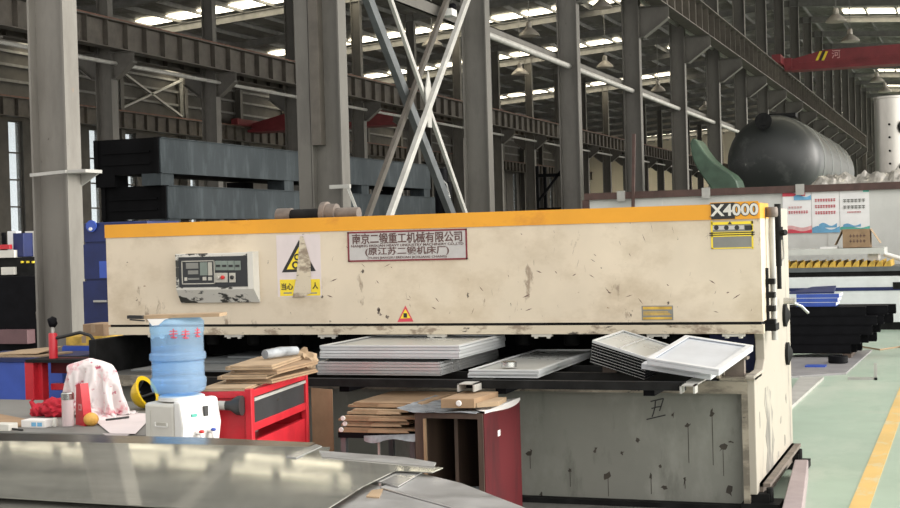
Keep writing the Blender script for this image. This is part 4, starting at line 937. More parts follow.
# two tilted trays in front at right
D = [onY(647, 358, 7.38), onY(719, 369.5, 7.30), onY(685.5, 335, 8.02)]
u, v = D[1]-D[0], D[2]-D[0]; n = u.cross(v).normalized()
tray('sheet_tray', 'open white film-covered tray tilted on top at the right end', D[0], u, v, .034, None, K['traywhite'], .032)
Q0 = D[0]-n*.040+Vector((-.05, .10, 0)); tray('sheet_tray', 'second pale tray under the tilted white tray at right', Q0, u*.98, v*.92, .03, None, K['traywhite'], .03)
# loose grey sheets on the left half of the table
for i, (x0, x1, yb, L, lab) in enumerate(((110, 330, 371, .9, 'thin grey sheet lying lowest on the left half of the table'), (190, 318, 363, .8, 'thin grey sheet on the table behind the pile of flat cardboard'), (228, 322, 358, .7, 'short grey sheet topmost on the left half of the table'))):
    z = RT_+.001+.012*i; p, q = onZ(x0, yb, z), onZ(x1, yb, z); y = max(RF+.02, min(p.y, q.y))
    xr = min(q.x, a0.x-.03)
    tag(box('grey_sheet', (max(p.x, -5.0), y, z), (xr, y+L, z+.010), K['strutdark']), lab, 'sheet')
# ================================================================== FOREGROUND
# plate table with loose sheets
SZ = .70
t = thing('sheet_table', 'low steel table under the loose steel sheets in front', 'table', (-3.4, 4.7, 0))
box('table_top', (-6.0, 3.95, SZ-.10), (-2.75, 5.3, SZ-.04), K['dark'], t); box('table_top', (-2.749, 3.85, SZ-.10), (-1.75, 4.15, SZ-.04), K['dark'], t); box('leg', (-1.9, 3.95, 0), (-1.82, 4.03, SZ-.10), K['dark'], t)
for x in (-5.9, -3.9, -2.9):
    for y in (4.15, 5.4): box('leg', (x, y, 0), (x+.08, y+.08, SZ-.09), K['dark'], t)
TILT = math.tan(math.radians(8.5)); TY0 = 4.0
def onT(x, y, z, s):           # where a sight line meets the plane z + s*(Y-TY0): the pile rises towards its back
    r = ray(x, y); t_ = (z - s*TY0 - 1.6)/(r.z - s*r.y); return EYE + r*t_
def sheet(lab, pts, z, m_, th=.004, s=TILT):
    q = [onT(x, y, z+th, s) - Vector((0, 0, th)) for x, y in pts]
    m = MB().prism([tuple(p) for p in q], (0, 0, th))
    return tag(m.build('steel_sheet', m_), lab, 'sheet')
sheet('dark bottom sheet of the pile whose edge shows under the big shiny sheet', [(-260, 436), (330, 447), (300, 520), (180, 524), (-300, 502)], SZ-.03, K['sheetgreen'], .006)
sheet('pale sheet sticking out lowest at the front right of the pile', [(352, 480), (395, 489.5), (461, 510), (480, 540), (280, 560), (300, 520)], SZ-.024, K['sheetpale'])
zs_ = min(onT(x, y, SZ, TILT).z for x, y in ((-260, 441), (0, 447), (327, 457)))-.012
sheet('narrow shiny sheet along the back edge of the pile', [(-260, 427), (0, 433), (205, 437.5), (315, 442.5), (300, 452), (0, 449), (-260, 443)], zs_, K['sheetdull'], .004, 0.)
tag(box('timber_batten', (-5.0, onZ(100, 441, zs_).y-.02, SZ-.04), (-3.2, onZ(100, 441, zs_).y+.06, zs_-.001), K['wood']), 'timber batten under the narrow back sheet of the pile', 'timber')
sheet('pale pointed strip at the right end of the pile, nearest the red cabinet', [(380, 487), (420, 473), (461, 483), (526, 508), (560, 522), (500, 522), (456, 508)], SZ-.018, K['sheetpale'])
sheet('short grey offcut between the pale strip and the big sheet', [(372, 480), (405, 467), (424, 471), (398, 486)], SZ-.012, K['sheet'])
sheet('big oily shiny steel sheet on top of the front pile', [(-260, 441), (0, 447), (180, 450), (327, 457), (443, 467.5), (432, 472), (395, 470.5), (363, 486), (330, 507), (314.7, 515.7), (180, 507.7), (0, 497), (-300, 479)], SZ-.004, K['sheetgreen'], .004)
sheet('long narrow steel strip on the back of the big shiny sheet', [(319, 450.5), (405, 457), (436, 462.5), (434, 465), (322, 455)], SZ+.0005, K['sheetpale'], .006)
sheet('dark narrow strip crossing the right back corner of the pile', [(286, 456), (316, 444), (322, 446), (296, 457.5)], SZ+.0005, K['sheet'], .004)
q = [onT(x, y, SZ-.0155, TILT) for x, y in ((366, 496), (372, 490), (383, 488.5), (379, 497))]
tag(MB().prism([tuple(p-Vector((0, 0, .004))) for p in q], (0, 0, .004)).build('cardboard_scrap', K['card2']), 'small tan cardboard scrap on the pale front sheet', 'cardboard')
tag(box('timber_batten', (-5.8, 4.85, SZ-.04), (-2.8, 4.93, SZ+.085), K['wood']), 'timber batten raising the back of the steel sheet pile', 'timber')
# bench behind the sheets
BZ = .60
def B(x, y, dz=0.): p = onZ(x, y, BZ+dz); return p
bx0, bx1 = -6.9, B(146, 431).x + .03
yb0 = B(60, 433).y
t = thing('work_bench', 'grey work bench with cup, cloth and water dispenser on it', 'bench', ((bx0+bx1)/2, yb0+.8, 0))
box('bench_top', (bx0, yb0, BZ-.05), (bx1, yb0+1.35, BZ), K['concrete'], t, bevel=.003)
for x in (bx0+.05, -5.2, bx1-.1):
    for y in (yb0+.06, yb0+1.2): box('leg', (x, y, 0), (x+.08, y+.08, BZ-.05), K['dark'], t)
box('bench_top', (bx1+.001, yb0, BZ-.05), (bx1+.5, yb0+.42, BZ), K['concrete'], t); box('leg', (bx1+.4, yb0+.05, 0), (bx1+.48, yb0+.13, BZ-.05), K['dark'], t)
box('front_rail', (bx0, yb0+.05, BZ-.16), (bx1, yb0+.08, BZ-.05), K['dark'], t)
# thermos cup
p = B(64, 427.5)
t = thing('drinking_cup', 'clear tea cup with steel lid and pink tea beside the red box', 'cup', (p.x, p.y+.04, BZ))
MB().lathe([(.030, .0), (.034, .004), (.034, .15), (.031, .15), (.031, .006), (.003, .005)], 22, caps=False).build('glass_body', K['jar'], t, world=False, smooth=True)
MB().lathe([(.0295, .006), (.0295, .115)], 20).build('tea', K['pinkink'], t, world=False, smooth=True)
MB().lathe([(.033, .15), (.035, .152), (.035, .185), (.030, .19)], 22).build('steel_lid', K['chrome'], t, world=False, smooth=True)
# red box leaning behind the cup
p = B(75, 427)
t = thing('red_carton', 'tall bright red carton between the tea cup and the white cloth', 'box', (p.x, p.y+.09, BZ), -.5)
m = MB(); m.prism([(-.05, -.03, 0), (.06, -.03, 0), (.02, -.03, .235), (-.03, -.03, .225)], (0, .05, 0)); m.build('carton_body', K['red'], t, world=False)
box('label_square', (-.005, -.0315, .085), (.03, -.0300, .12), K['pinkink'], t, world=False)
box('label_square', (.003, -.0325, .093), (.022, -.0315, .112), K['red'], t, world=False)
p = B(86, 427); tag(MB().blob((p.x, p.y+.05, BZ+.036), (.042, .042, .038), .03, 2, 1).build('orange', K['orangeball'], smooth=True), 'round yellow-orange fruit in front of the white cloth', 'fruit')
# white box with blue print
p0, p1 = B(19, 428), B(47, 427.5)
t = thing('small_carton', 'flat white carton with blue print left of the tea cup', 'box', ((p0.x+p1.x)/2, p0.y+.06, BZ), .05)
w = (p1.x-p0.x)/2
box('carton_body', (-w, -.04, 0), (w, .05, .042), K['paper'], t, world=False, bevel=.003)
for x in (-.01, .028): box('blue_print', (x, -.0412, .008), (x+.03, -.0400, .03), K['blueink'], t, world=False)
p = B(50, 427); t = thing('key_bunch', 'small bunch of grey keys by the white carton', 'keys', (p.x, p.y+.01, BZ))
for a_, L in ((.3, .05), (.9, .055), (-.4, .05)): MB().bar((0, 0, .004+.003*abs(a_)), (L*math.sin(a_), -L*math.cos(a_)*.6, .004), .012, .003).build('key', K['strut'], t, world=False)
MB().lathe([(.018, 0), (.018, .035), (.010, .045)], 14, Matrix.Translation((0, .035, 0))).build('key_fob', K['offwhite'], t, world=False, smooth=True)
p0, p1 = B(103, 423), B(124, 421)
tag(MB().tube([(p0.x, p0.y+.03, BZ+.014), (p1.x, p1.y+.05, BZ+.016)], .006, 8).build('pen', K['ink'], smooth=True), 'dark pen lying on the white paper', 'pen')
q = [B(92, 423), B(122, 442), B(149, 426), B(150, 416), B(112, 415)]
m = MB(); pz = BZ+.006
m.prism([(q[0].x, q[0].y+.03, pz), (B(120, 432).x, yb0-.004, pz), (B(148, 432).x, yb0-.004, pz), (q[3].x, q[3].y+.05, pz), (q[4].x, q[4].y+.05, pz)], (0, 0, .002))
xa, xb = B(112, 432).x, B(142, 432).x; m.prism([(xa, yb0-.004, pz), (xb, yb0-.004, pz), ((xa+xb)/2, yb0-.006, pz-.05)], (0, -.002, 0))
tag(m.build('paper_sheet', K['pinkpaper']), 'pinkish white paper hanging over the bench edge by the dispenser', 'paper')
q = [B(-10, 427), B(18, 428), B(22, 421), B(-8, 415)]
tag(MB().prism([(p.x, p.y+.03, BZ+.001) for p in q], (0, 0, .008)).build('cardboard_piece', K['card']), 'flat brown cardboard piece at the left edge of the bench', 'cardboard')
p = B(2, 432); tag(box('plastic_box', (p.x-.08, p.y+.02, BZ+.0005), (p.x+.03, p.y+.10, BZ+.04), K['offwhite'], None, bevel=.005), 'small pale box at the left edge of the bench', 'box')
m = MB().tube([(B(11, 431).x, yb0+.03, BZ+.006), (B(22, 428).x, yb0+.03, BZ+.012), (B(33, 429).x, yb0+.025, BZ+.007)], .006, 8); tag(m.build('charging_cable', K['ink'], smooth=True), 'short black cable in front of the white carton', 'cable')
# red bag
p = B(38, 420); t = thing('red_bag', 'crumpled red fabric bag behind the white carton', 'bag', (p.x, p.y+.16, BZ))
m = MB(); m.blob((.02, 0, .05), (.11, .07, .058), .35, 3.2, 2, 4); m.blob((-.12, .01, .03), (.045, .045, .045), .4, 3, 7, 3); m.blob((.09, .03, .07), (.06, .06, .055), .4, 3, 9, 3)
o = m.build('bag_body', K['redcloth'], t, world=False, smooth=True)
m = MB().tube([(-.14, 0, .05), (-.165, .0, .085), (-.15, .01, .10)], [.02, .013, .008], 10); m.build('bag_handle', K['redcloth'], t, world=False, smooth=True)
# work coat thrown over a small stand: the fabric is dropped onto it and left where it comes to rest
p = B(98, 421); cy = p.y + .20; cx_ = onY(96, 400, cy).x
ztop = onY(95, 360, cy).z - BZ
t = thing('stained_cloth', 'white work coat with pink stains draped in a heap on the bench', 'clothing', (cx_, cy, BZ))
stand = MB()
stand.tube([(0, 0, .01), (0, 0, ztop-.02)], [.075, .03], 16); stand.tube([(-.15, -.03, ztop-.06), (-.03, 0, ztop-.03), (.07, .02, ztop-.06), (.125, .0, ztop-.14)], [.03, .035, .035, .03], 10)
stand = stand.build('coat_stand', K['dark'], t, world=False)
def drop_cloth():
    me = bpy.data.meshes.new('coat'); bm = bmesh.new(); n = 60; W, D = .74, .62
    rnd = random.Random(5)
    V = [[bm.verts.new(((i/n-.48)*W + .03*math.sin(j*.21), (j/n-.55)*D + .025*math.sin(i*.17), ztop+.05+.06*mnoise.noise(Vector((i*.12, j*.12, 2.3))))) for j in range(n+1)] for i in range(n+1)]
    for i in range(n):
        for j in range(n): bm.faces.new((V[i][j], V[i+1][j], V[i+1][j+1], V[i][j+1]))
    bm.to_mesh(me); bm.free()
    o = bpy.data.objects.new('coat_drop', me); C.objects.link(o)
    gm = MB().box((-.6, -.6, -.1), (.6, .6, .0)); gm = gm.build('drop_floor', K['dark'], None, origin=(0, 0, 0))
    st = bpy.data.objects.new('drop_stand', stand.data); C.objects.link(st)
    for q in (gm, st):
        c = q.modifiers.new('c', 'COLLISION'); q.collision.thickness_outer = .004; q.collision.cloth_friction = 40
    cl_ = o.modifiers.new('cloth', 'CLOTH'); s_ = cl_.settings; s_.quality = 6; s_.mass = .25; s_.bending_stiffness = .25; s_.tension_stiffness = 12; s_.compression_stiffness = 12; s_.shear_stiffness = 4; s_.air_damping = 2
    cs = cl_.collision_settings; cs.distance_min = .005; cs.use_self_collision = True; cs.self_distance_min = .004; cs.collision_quality = 3
    cl_.point_cache.frame_start = 1; cl_.point_cache.frame_end = 60
    scn = bpy.context.scene
    for f_ in range(1, 56): scn.frame_set(f_)
    dg = bpy.context.evaluated_depsgraph_get(); out = bpy.data.meshes.new_from_object(o.evaluated_get(dg))
    scn.frame_set(1)
    for q in (o, gm, st): bpy.data.objects.remove(q)
    return out
cm = drop_cloth(); cm.name = 'coat'; cm.materials.clear(); cm.materials.append(K['cloth']); cm.shade_smooth()
for v in cm.vertices: v.co.z = max(v.co.z, .003)
co_ = bpy.data.objects.new('coat', cm); C.objects.link(co_); co_.parent = t
th_m = co_.modifiers.new('thickness', 'SOLIDIFY'); th_m.thickness = .003
sm_ = co_.modifiers.new('smooth', 'SUBSURF'); sm_.levels = 1; sm_.render_levels = 1
# yellow safety helmet
p = B(147, 412); hy = p.y + .12
def HL(px, py): v = onY(px, py, hy); return v
c_ = HL(144, 394)
t = thing('safety_helmet', 'yellow safety helmet standing on edge beside the water dispenser', 'helmet', (c_.x+.02, hy, BZ))
az = Vector((-.88, -.04, -.40)).normalized(); ax_ = Vector((-.25, -.2, .9)); ax_ = (ax_ - az*ax_.dot(az)).normalized(); ay_ = az.cross(ax_)
mx = Matrix((ax_, ay_, az)).transposed().to_4x4(); mx.translation = Vector((0.0, 0, .10)); mx = mx @ Matrix.Scale(.80, 4)
prof = [(.118*math.cos(a_), .118*1.05*math.sin(a_)) for a_ in [i*PI/2/10 for i in range(10)]] + [(.004, .124)]
m = MB(); m.lathe([(.104, -.004), (.135, -.012), (.137, -.006), (.120, .002)] + prof[1:], 32, mx, caps=False); m.build('shell', K['hatyellow'], t, world=False, smooth=True)
m = MB(); m.lathe([(.100, -.002), (.112, 0)] + [(.93*r, .93*z) for r, z in prof[1:]], 28, mx, caps=False); m.build('inner_liner', K['black'], t, world=False, smooth=True)
m = MB(); m.prism([mx @ Vector((.10*math.cos(a_), .10*math.sin(a_), -.01)) for a_ in (2.44, 2.8, 3.14, 3.5, 3.84)] + [mx @ Vector((.175*math.cos(a_)*.95, .18*math.sin(a_)*.9, -.02)) for a_ in (3.6, 3.14, 2.69)], mx.to_3x3() @ Vector((0, 0, .006))); m.build('peak', K['hatyellow'], t, world=False, smooth=True)
m = MB()
for a_ in (.3, 1.9, 3.5, 5.1): m.tube([mx @ Vector((.098*math.cos(a_), .098*math.sin(a_), 0)), mx @ Vector((.05*math.cos(a_), .05*math.sin(a_), .07)), mx @ Vector((0, 0, .085))], .009, 6)
m.build('harness', K['ink'], t, world=False, smooth=True)
# water dispenser and bottle
d0 = 6.86; c_ = atd(181.5, 395, d0); rz = math.radians(-14)
wd = thing('water_dispenser', 'white tabletop water dispenser carrying the big blue bottle', 'water dispenser', (c_.x, c_.y, BZ), rz)
hw = .128; Ht = atd(181, 398, d0).z - BZ
m = MB(); m.prism([(-hw, -hw, 0), (-hw, hw, 0), (-hw, hw, Ht), (-hw, -hw, Ht-.015)], (hw*2-.055, 0, 0)); m.build('cabinet_shell', K['offwhite'], wd, world=False, bevel=.014)
m = MB(); m.prism([(hw-.054, -hw-.003, 0), (hw-.01, -hw-.003, 0), (hw+.012, -hw-.003, Ht*.5), (hw-.01, -hw-.003, Ht), (hw-.054, -hw-.003, Ht+.004)], (0, hw*2+.006, 0)); m.build('front_fascia', K['white'], wd, world=False, bevel=.012)
box('handle_recess', (-.045, -hw-.002, Ht-.125), (.02, -hw+.01, Ht-.105), K['keywhite'], wd, world=False, bevel=.002)
m = MB(); m.box((-.055, -hw-.004, Ht-.128), (.03, -hw, Ht-.122)); m.box((-.055, -hw-.004, Ht-.128), (-.05, -hw, Ht-.105)); m.box((.025, -hw-.004, Ht-.128), (.03, -hw, Ht-.105)); m.build('handle_rim', K['white'], wd, world=False)
box('panel_groove', (-.085, -hw-.002, .02), (-.083, -hw, Ht-.05), K['keywhite'], wd, world=False)
box('tap_recess', (hw+.0, -.085, .02), (hw+.008, .09, .075), K['plate'], wd, world=False)
for y, k in ((-.035, 'redbutton'), (.045, 'bluebright')):
    MB().tube([(hw, y, .085), (hw+.035, y, .082), (hw+.04, y, .05)], .011, 10).build('tap', K['white'], wd, world=False, smooth=True)
    MB().blob((hw+.036, y, .092), (.014, .014, .009), 0, 1, 0, 2).build('tap_button', K[k], wd, world=False, smooth=True)
box('rocker_switch', (hw+.002, .012, Ht-.085), (hw+.012, .04, Ht-.035), K['ink'], wd, world=False, bevel=.002)
box('green_logo', (hw+.004, -.07, Ht-.08), (hw+.010, -.035, Ht-.065), K['greenink'], wd, world=False)
MB().lathe([(.112, Ht-.006), (.112, Ht+.012), (.098, Ht+.018), (.06, Ht+.014)], 32).build('bottle_seat', K['white'], wd, world=False, smooth=True)
b0 = atd(179.5, 395, d0); bz = BZ+Ht+.0185; s = (atd(180, 317.5, d0).z - bz)
R = .134
t = thing('water_bottle', 'large blue water bottle upside down on the white dispenser', 'bottle', (b0.x-.003, b0.y, bz))
def f(a): return a*s
prof = [(.045, 0), (.10, f(.012)), (R*.95, f(.05)), (R, f(.10)), (R+.003, f(.16)), (R+.003, f(.21)), (R-.006, f(.235)), (R-.006, f(.44)), (R+.004, f(.465)), (R+.004, f(.535)), (R-.006, f(.56)), (R-.006, f(.80)), (R-.002, f(.84)), (R-.002, f(.95)), (R-.015, f(.985)), (R-.03, s)]
MB().lathe(prof, 40).build('bottle_shell', K['bottle'], t, world=False, smooth=True)
wp = [(max(.02, r-.006), z+.004) for r, z in prof if z < f(.62)] + [(R-.012, f(.62))]
MB().lathe(wp, 40).build('water', K['water'], t, world=False, smooth=True)
for k, (px, py) in enumerate(((176, 333.5), (188, 334), (200, 333))):
    v = atd(px, py, d0-.12); ang = math.asin(max(-1, min(1, ((px-179.5)/27.5)))) + PSI + math.radians(10.9)
    dirv = Vector((math.sin(ang), -math.cos(ang), 0)); o_ = Vector((dirv.x*(R-.004), dirv.y*(R-.004), v.z-bz)); tx = Vector((math.cos(ang), math.sin(ang), 0)); m = MB()
    for (x0, z0, x1, z1) in ((-.018, .012, .018, .012), (0, .024, 0, -.024), (-.014, -.016, .016, -.02), (-.02, -.002, .02, .0)):
        m.bar(o_+tx*x0+Vector((0, 0, z0)), o_+tx*x1+Vector((0, 0, z1)), .005, .005, dirv)
    m.build('red_print', K['redink'], t, world=False)
# flat things on the bottle
bt = bz+s+.001
def atz(px, py): return onY(px, py, b0.y-.05)
a, b = atz(143.5, 316), atz(218, 313)
q0 = Vector((atz(150, 316).x, b0.y-.08, bt+.010)); q1 = Vector((b.x, b0.y+.0, bt+.014))
m = MB().bar(q0, q1, .12, .016); tag(m.build('cardboard_strip', K['card2']), 'long folded cardboard strip lying across the top of the water bottle', 'cardboard')
u = Vector((atz(138, 315).x, b0.y-.13, bt+.012)); m = MB().bar(u, (q0.x+.02, q0.y-.055, bt+.010), .03, .016); m.bar(u+Vector((.02, -.02, -.012)), (q0.x+.03, q0.y-.07, bt-.006), .012, .006)
tag(m.build('black_strap', K['ink']), 'black strap at the left end of the cardboard strip', 'strap')
m = MB(); w_ = atz(157, 320); m.prism([(w_.x, b0.y-.134, bt), (w_.x+.10, b0.y-.134, bt), (w_.x+.065, b0.y-.142, bt-.028), (w_.x+.03, b0.y-.142, bt-.03)], (0, -.002, 0)); m.box((w_.x, b0.y-.136, bt), (w_.x+.10, b0.y+.02, bt+.0015))
tag(m.build('paper_note', K['paper']), 'white paper scrap hanging over the top rim of the water bottle', 'paper')
# red tool cart
cd = 6.95; cz = atd(252, 391, cd); CH = cz.z; cr_ = math.radians(8.7)
ct = thing('tool_cart', 'red metal tool cart with black drawer loaded with flat cardboard', 'cart', (cz.x, cz.y, 0), cr_)
# local frame: x to the right along the front face (negative = left), y back along the drawer side
Lc, Wc = .92, .29
def cbox(nm, a, b, k, bev=.0): return box(nm, a, b, K[k], ct, world=False, bevel=bev)
cbox('front_side', (-Wc, 0, .1), (-.035, .02, CH-.03), 'red'); cbox('front_rim', (-Wc-.01, -.015, CH-.035), (-.03, .03, CH), 'red', .004)
cbox('corner_post', (-.035, -.015, .1), (.0, .03, CH+.01), 'red', .004); cbox('corner_post', (-.035, Lc-.04, .1), (.0, Lc, CH+.03), 'red', .004)
cbox('corner_post', (-Wc, Lc-.03, .1), (-Wc+.03, Lc, CH), 'red', .004)
cbox('back_side', (-Wc+.03, Lc-.02, .1), (-.035, Lc, CH-.01), 'red'); cbox('left_side', (-Wc, .02, .1), (-Wc+.015, Lc-.03, CH-.01), 'red')
cbox('shelf', (-Wc+.015, .02, CH-.30), (-.03, Lc-.02, CH-.285), 'red'); cbox('top_tray', (-Wc+.015, .02, CH-.07), (-.03, Lc-.02, CH-.055), 'red')
cbox('top_rail', (-.025, .03, CH-.035), (-.005, Lc-.04, CH), 'red', .003)
d = cbox('drawer', (-.06, .035, CH-.165), (-.012, Lc-.045, CH-.05), 'charcoal'); d['label'] = 'dark grey drawer front'
box('drawer_handle', (-.012, .035, CH-.055), (.0, Lc-.045, CH-.040), K['strut'], d, world=False); d.children[0].location = (0, 0, 0)
MB().lathe([(.008, 0), (.008, .006)], 10, Matrix.Translation((-.012, Lc*.45, CH-.09)) @ Matrix.Rotation(PI/2, 4, 'Y')).build('lock', K['chrome'], d, world=False)
cbox('lower_rail', (-.03, .03, CH-.205), (-.005, Lc-.04, CH-.165), 'red', .003)
cbox('lower_drawer', (-.04, .035, .12), (-.012, Lc-.045, CH-.255), 'red', .003)
cbox('base_tray', (-Wc, 0, .09), (0, Lc, .11), 'red')
for x in (-Wc+.05, -.05):
    for y in (.06, Lc-.08): MB().lathe([(.04, -.015), (.045, -.01), (.045, .01), (.04, .015)], 16, Matrix.Translation((x, y, .045)) @ Matrix.Rotation(PI/2, 4, 'Y')).build('caster', K['dark'], ct, world=False)
m = MB(); m.tube([(-.25, -.05, CH-.062), (-.115, -.05, CH-.066)], .023, 16); m.build('handle_bar', K['strut'], ct, world=False, smooth=True)
m = MB(); m.tube([(-.12, -.05, CH-.066), (-.095, -.05, CH-.066), (-.06, -.05, CH-.066), (-.035, -.05, CH-.066)], [.024, .026, .048, .05], 16); m.build('handle_end', K['ink'], ct, world=False, smooth=True)
for x in (-.23, -.06): m = MB().box((x-.01, -.05, CH-.075), (x+.01, 0, CH-.055)); m.build('handle_bracket', K['ink'], ct, world=False)
# flattened cardboard boxes on the cart
lx = Vector((math.cos(cr_), math.sin(cr_), 0)); ly = Vector((-math.sin(cr_), math.cos(cr_), 0)); co = Vector((cz.x, cz.y, 0))
def cloc(x, y, z): return co + lx*x + ly*y + Vector((0, 0, z))
labs = ['flat brown cardboard lying lowest on the cart, reaching over its front rim', 'flattened carton second from the bottom on the cart', 'flattened carton third from the bottom on the cart', 'flattened carton second from the top on the cart', 'flat kraft carton on the very top of the cart pile']
zc = CH+.001
for i in range(5):
    th_ = [.014, .022, .02, .022, .022][i]; ox, oy, L_, W2 = [(-.28, -.02, .25, .60), (-.22, .22, .26, .58), (-.25, .18, .26, .58), (-.20, .24, .26, .56), (-.22, .22, .25, .58)][i]
    rr = cr_ + [.05, -.12, .06, -.08, .05, -.03][i]; ux = Vector((math.cos(rr), math.sin(rr), 0)); uy = Vector((-math.sin(rr), math.cos(rr), 0)); o_ = cloc(ox, oy, zc)
    m = MB()
    tilt = [0, .02, -.015, .02, -.012, .012][i]*0
    m.prism([o_, o_+ux*L_, o_+ux*L_+uy*W2, o_+uy*W2], (0, 0, th_*.42)); m.prism([o_+ux*.012+uy*.01+Vector((0, 0, th_*.5)), o_+ux*(L_-.01)+uy*.02+Vector((0, 0, th_*.5)), o_+ux*L_+uy*(W2-.02)+Vector((0, 0, th_*.5)), o_+ux*.02+uy*W2+Vector((0, 0, th_*.5))], (0, 0, th_*.45))
    m.prism([o_+ux*.0+Vector((0, 0, th_*.30)), o_+ux*.02+Vector((0, 0, th_*.30)), o_+ux*.02+uy*W2+Vector((0, 0, th_*.30)), o_+uy*W2+Vector((0, 0, th_*.30))], (0, 0, th_*.5))
    tag(m.build('flat_carton', K['card'] if i % 2 else K['card2']), labs[i], 'cardboard'); zc += th_+.001
o_ = cloc(-.12, .55, zc+.028); o2 = cloc(-.02, .78, zc+.028)
m = MB().tube([o_, o_.lerp(o2, .5)+Vector((0, 0, .004)), o2], [.025, .028, .024], 14); tag(m.build('plastic_roll', K['film'], smooth=True), 'translucent plastic roll lying on the cardboard on the cart', 'roll')
# crumpled bag on the cart corner and string
o_ = cloc(.0, .86, CH+.07); m = MB().blob(o_, (.07, .06, .065), .5, 3, 12, 3); tag(m.build('crumpled_bag', K['card2'], smooth=True), 'crumpled tan bag hanging on the far corner of the red cart', 'bag')
# upright cardboard sheet right of the cart
a, b = onY(313.5, 448, 7.28), onY(335, 388, 7.28)
m = MB(); m.prism([(a.x, 7.27, .35), (b.x, 7.24, .35), (b.x, 7.24, b.z-.005), (a.x, 7.27, b.z)], (0, .006, 0)); 
tag(m.build('upright_cardboard', K['card']), 'upright brown cardboard sheet between the red cart and the flat cardboard', 'cardboard')
tag(box('steel_block', (a.x-.02, 7.2, 0), (b.x+.02, 7.34, .35), K['dark']), 'dark block on the floor under the upright cardboard sheet', 'block')
# low rack with folded cardboard under the table
RY = 7.02; ra, rb = onY(338, 432, RY), onY(417, 424, RY); RZ = onY(370, 433, RY).z
t = thing('low_rack', 'low black rack under the machine table holding old cardboard', 'rack', ((ra.x+rb.x)/2, RY+.3, 0))
box('rack_shelf', (ra.x, RY, RZ-.03), (rb.x, RY+.75, RZ), K['black'], t)
for x in (ra.x+.01, rb.x-.05):
    for y in (RY+.01, RY+.68): box('rack_leg', (x, y, 0), (x+.03, y+.03, RZ-.03), K['strutdark'], t)
box('rack_leg', ((ra.x+rb.x)/2, RY, 0), ((ra.x+rb.x)/2+.012, RY+.012, RZ-.03), K['strut'], t)
zc = RZ+.001
ll = ['old folded carton lowest on the low black rack', 'old folded carton second from the bottom on the low rack', 'old folded carton third from the bottom on the low rack', 'old folded carton fourth from the bottom on the low rack', 'old folded carton topmost on the low black rack']
for i in range(5):
    th_ = .03; x0 = ra.x + [.0, .01, -.0, .03, .01][i]; x1 = rb.x + [-.01, -.06, -.02, -.08, -.02][i]; y = RY + [.0, .02, .01, .06, .12][i]
    m = MB(); m.box((x0, y, zc), (x1-.1, y+.6, zc+th_*.4)); m.box((x0+.03, y+.01, zc+th_*.42), (x1, y+.58, zc+th_*.85)); m.prism([(x0+.18, y-.012, zc+.002), (x1-.03, y-.018, zc+.006), (x1-.05, y-.01, zc+th_*.6), (x0+.19, y-.006, zc+th_*.7)], (0, .006, 0))
    tag(m.build('folded_carton', K['card2'] if i % 2 else K['card']), ll[i], 'cardboard')
    if i < 3:
        c = onY(341, [428, 419, 411][i], y); tag(MB().lathe([(.004, -.004), (.014, -.004), (.014, 0), (.012, .003)], 14, Matrix.Translation((x0+.02+.004*i, y-.002, zc+th_*.45)) @ Matrix.Rotation(PI/2, 4, 'X')).build('paper_tag', K['paper']), ['round white tag on the lowest carton of the low rack', 'round white tag on the second carton of the low rack', 'round white tag on the third carton of the low rack'][i], 'tag')
    zc += th_+.001
m = MB()
def film(u_, v_): x = ra.x+.17+.36*u_; return Vector((x, RY-.03-.05*v_*math.sin(PI*u_), RZ-.012-.028*v_*(1+.4*math.sin(9*u_)) + .02*u_))
m.grid(film, 16, 4, (0, -.002, .001)); tag(m.build('film_strip', K['film'], smooth=True), 'crinkled silvery film hanging below the cartons on the low rack', 'film')
# dark red cabinet under the table end
CYf = 6.95
x0, x1 = onY(415, 430, CYf).x, onY(483.5, 430, CYf).x; zt = onY(483, 414, CYf).z
yE = onX(521, 450, x1).y
t = thing('bedside_cabinet', 'open dark wooden cabinet with dark red lacquered side under the table', 'cabinet', ((x0+x1)/2, (CYf+yE)/2, 0))
tw = .032
m = MB().box((x1-tw, CYf, 0), (x1-.004, yE, zt)); m.build('side_board', K['wood'], t)
sd = MB().box((x1-.004, CYf+.012, .0), (x1, yE, zt)).build('red_side', K['darkred'], t)
u = onX(499, 433, x1); box('label_sticker', (x1, u.y-.022, u.z-.016), (x1+.001, u.y+.022, u.z+.016), K['paper'], sd); sd.children[0].location = (0, 0, 0)
box('side_board', (x0, CYf, 0), (x0+.055, yE, zt), K['wood'], t); box('top_board', (x0+.055, CYf, zt-.028), (x1-tw, yE, zt), K['wood'], t)
box('back_board', (x0+.055, yE-.015, 0), (x1-tw, yE, zt-.028), K['woodin'], t); box('bottom_board', (x0+.055, CYf+.02, .10), (x1-tw, yE-.015, .12), K['wood'], t)
box('divider', (x0+.18, CYf+.12, .12), (x0+.20, yE-.015, zt-.028), K['wood'], t); box('door_edge', (x0+.055, CYf-.02, .08), (x0+.068, CYf, zt-.03), K['card'], t)
m = MB().blob(((x0+x1)/2+.06, CYf+.2, .17), (.10, .12, .06), .4, 3, 5, 3); tag(m.build('crumpled_film', K['film'], smooth=True), 'crumpled pale plastic lying inside the open wooden cabinet', 'film')
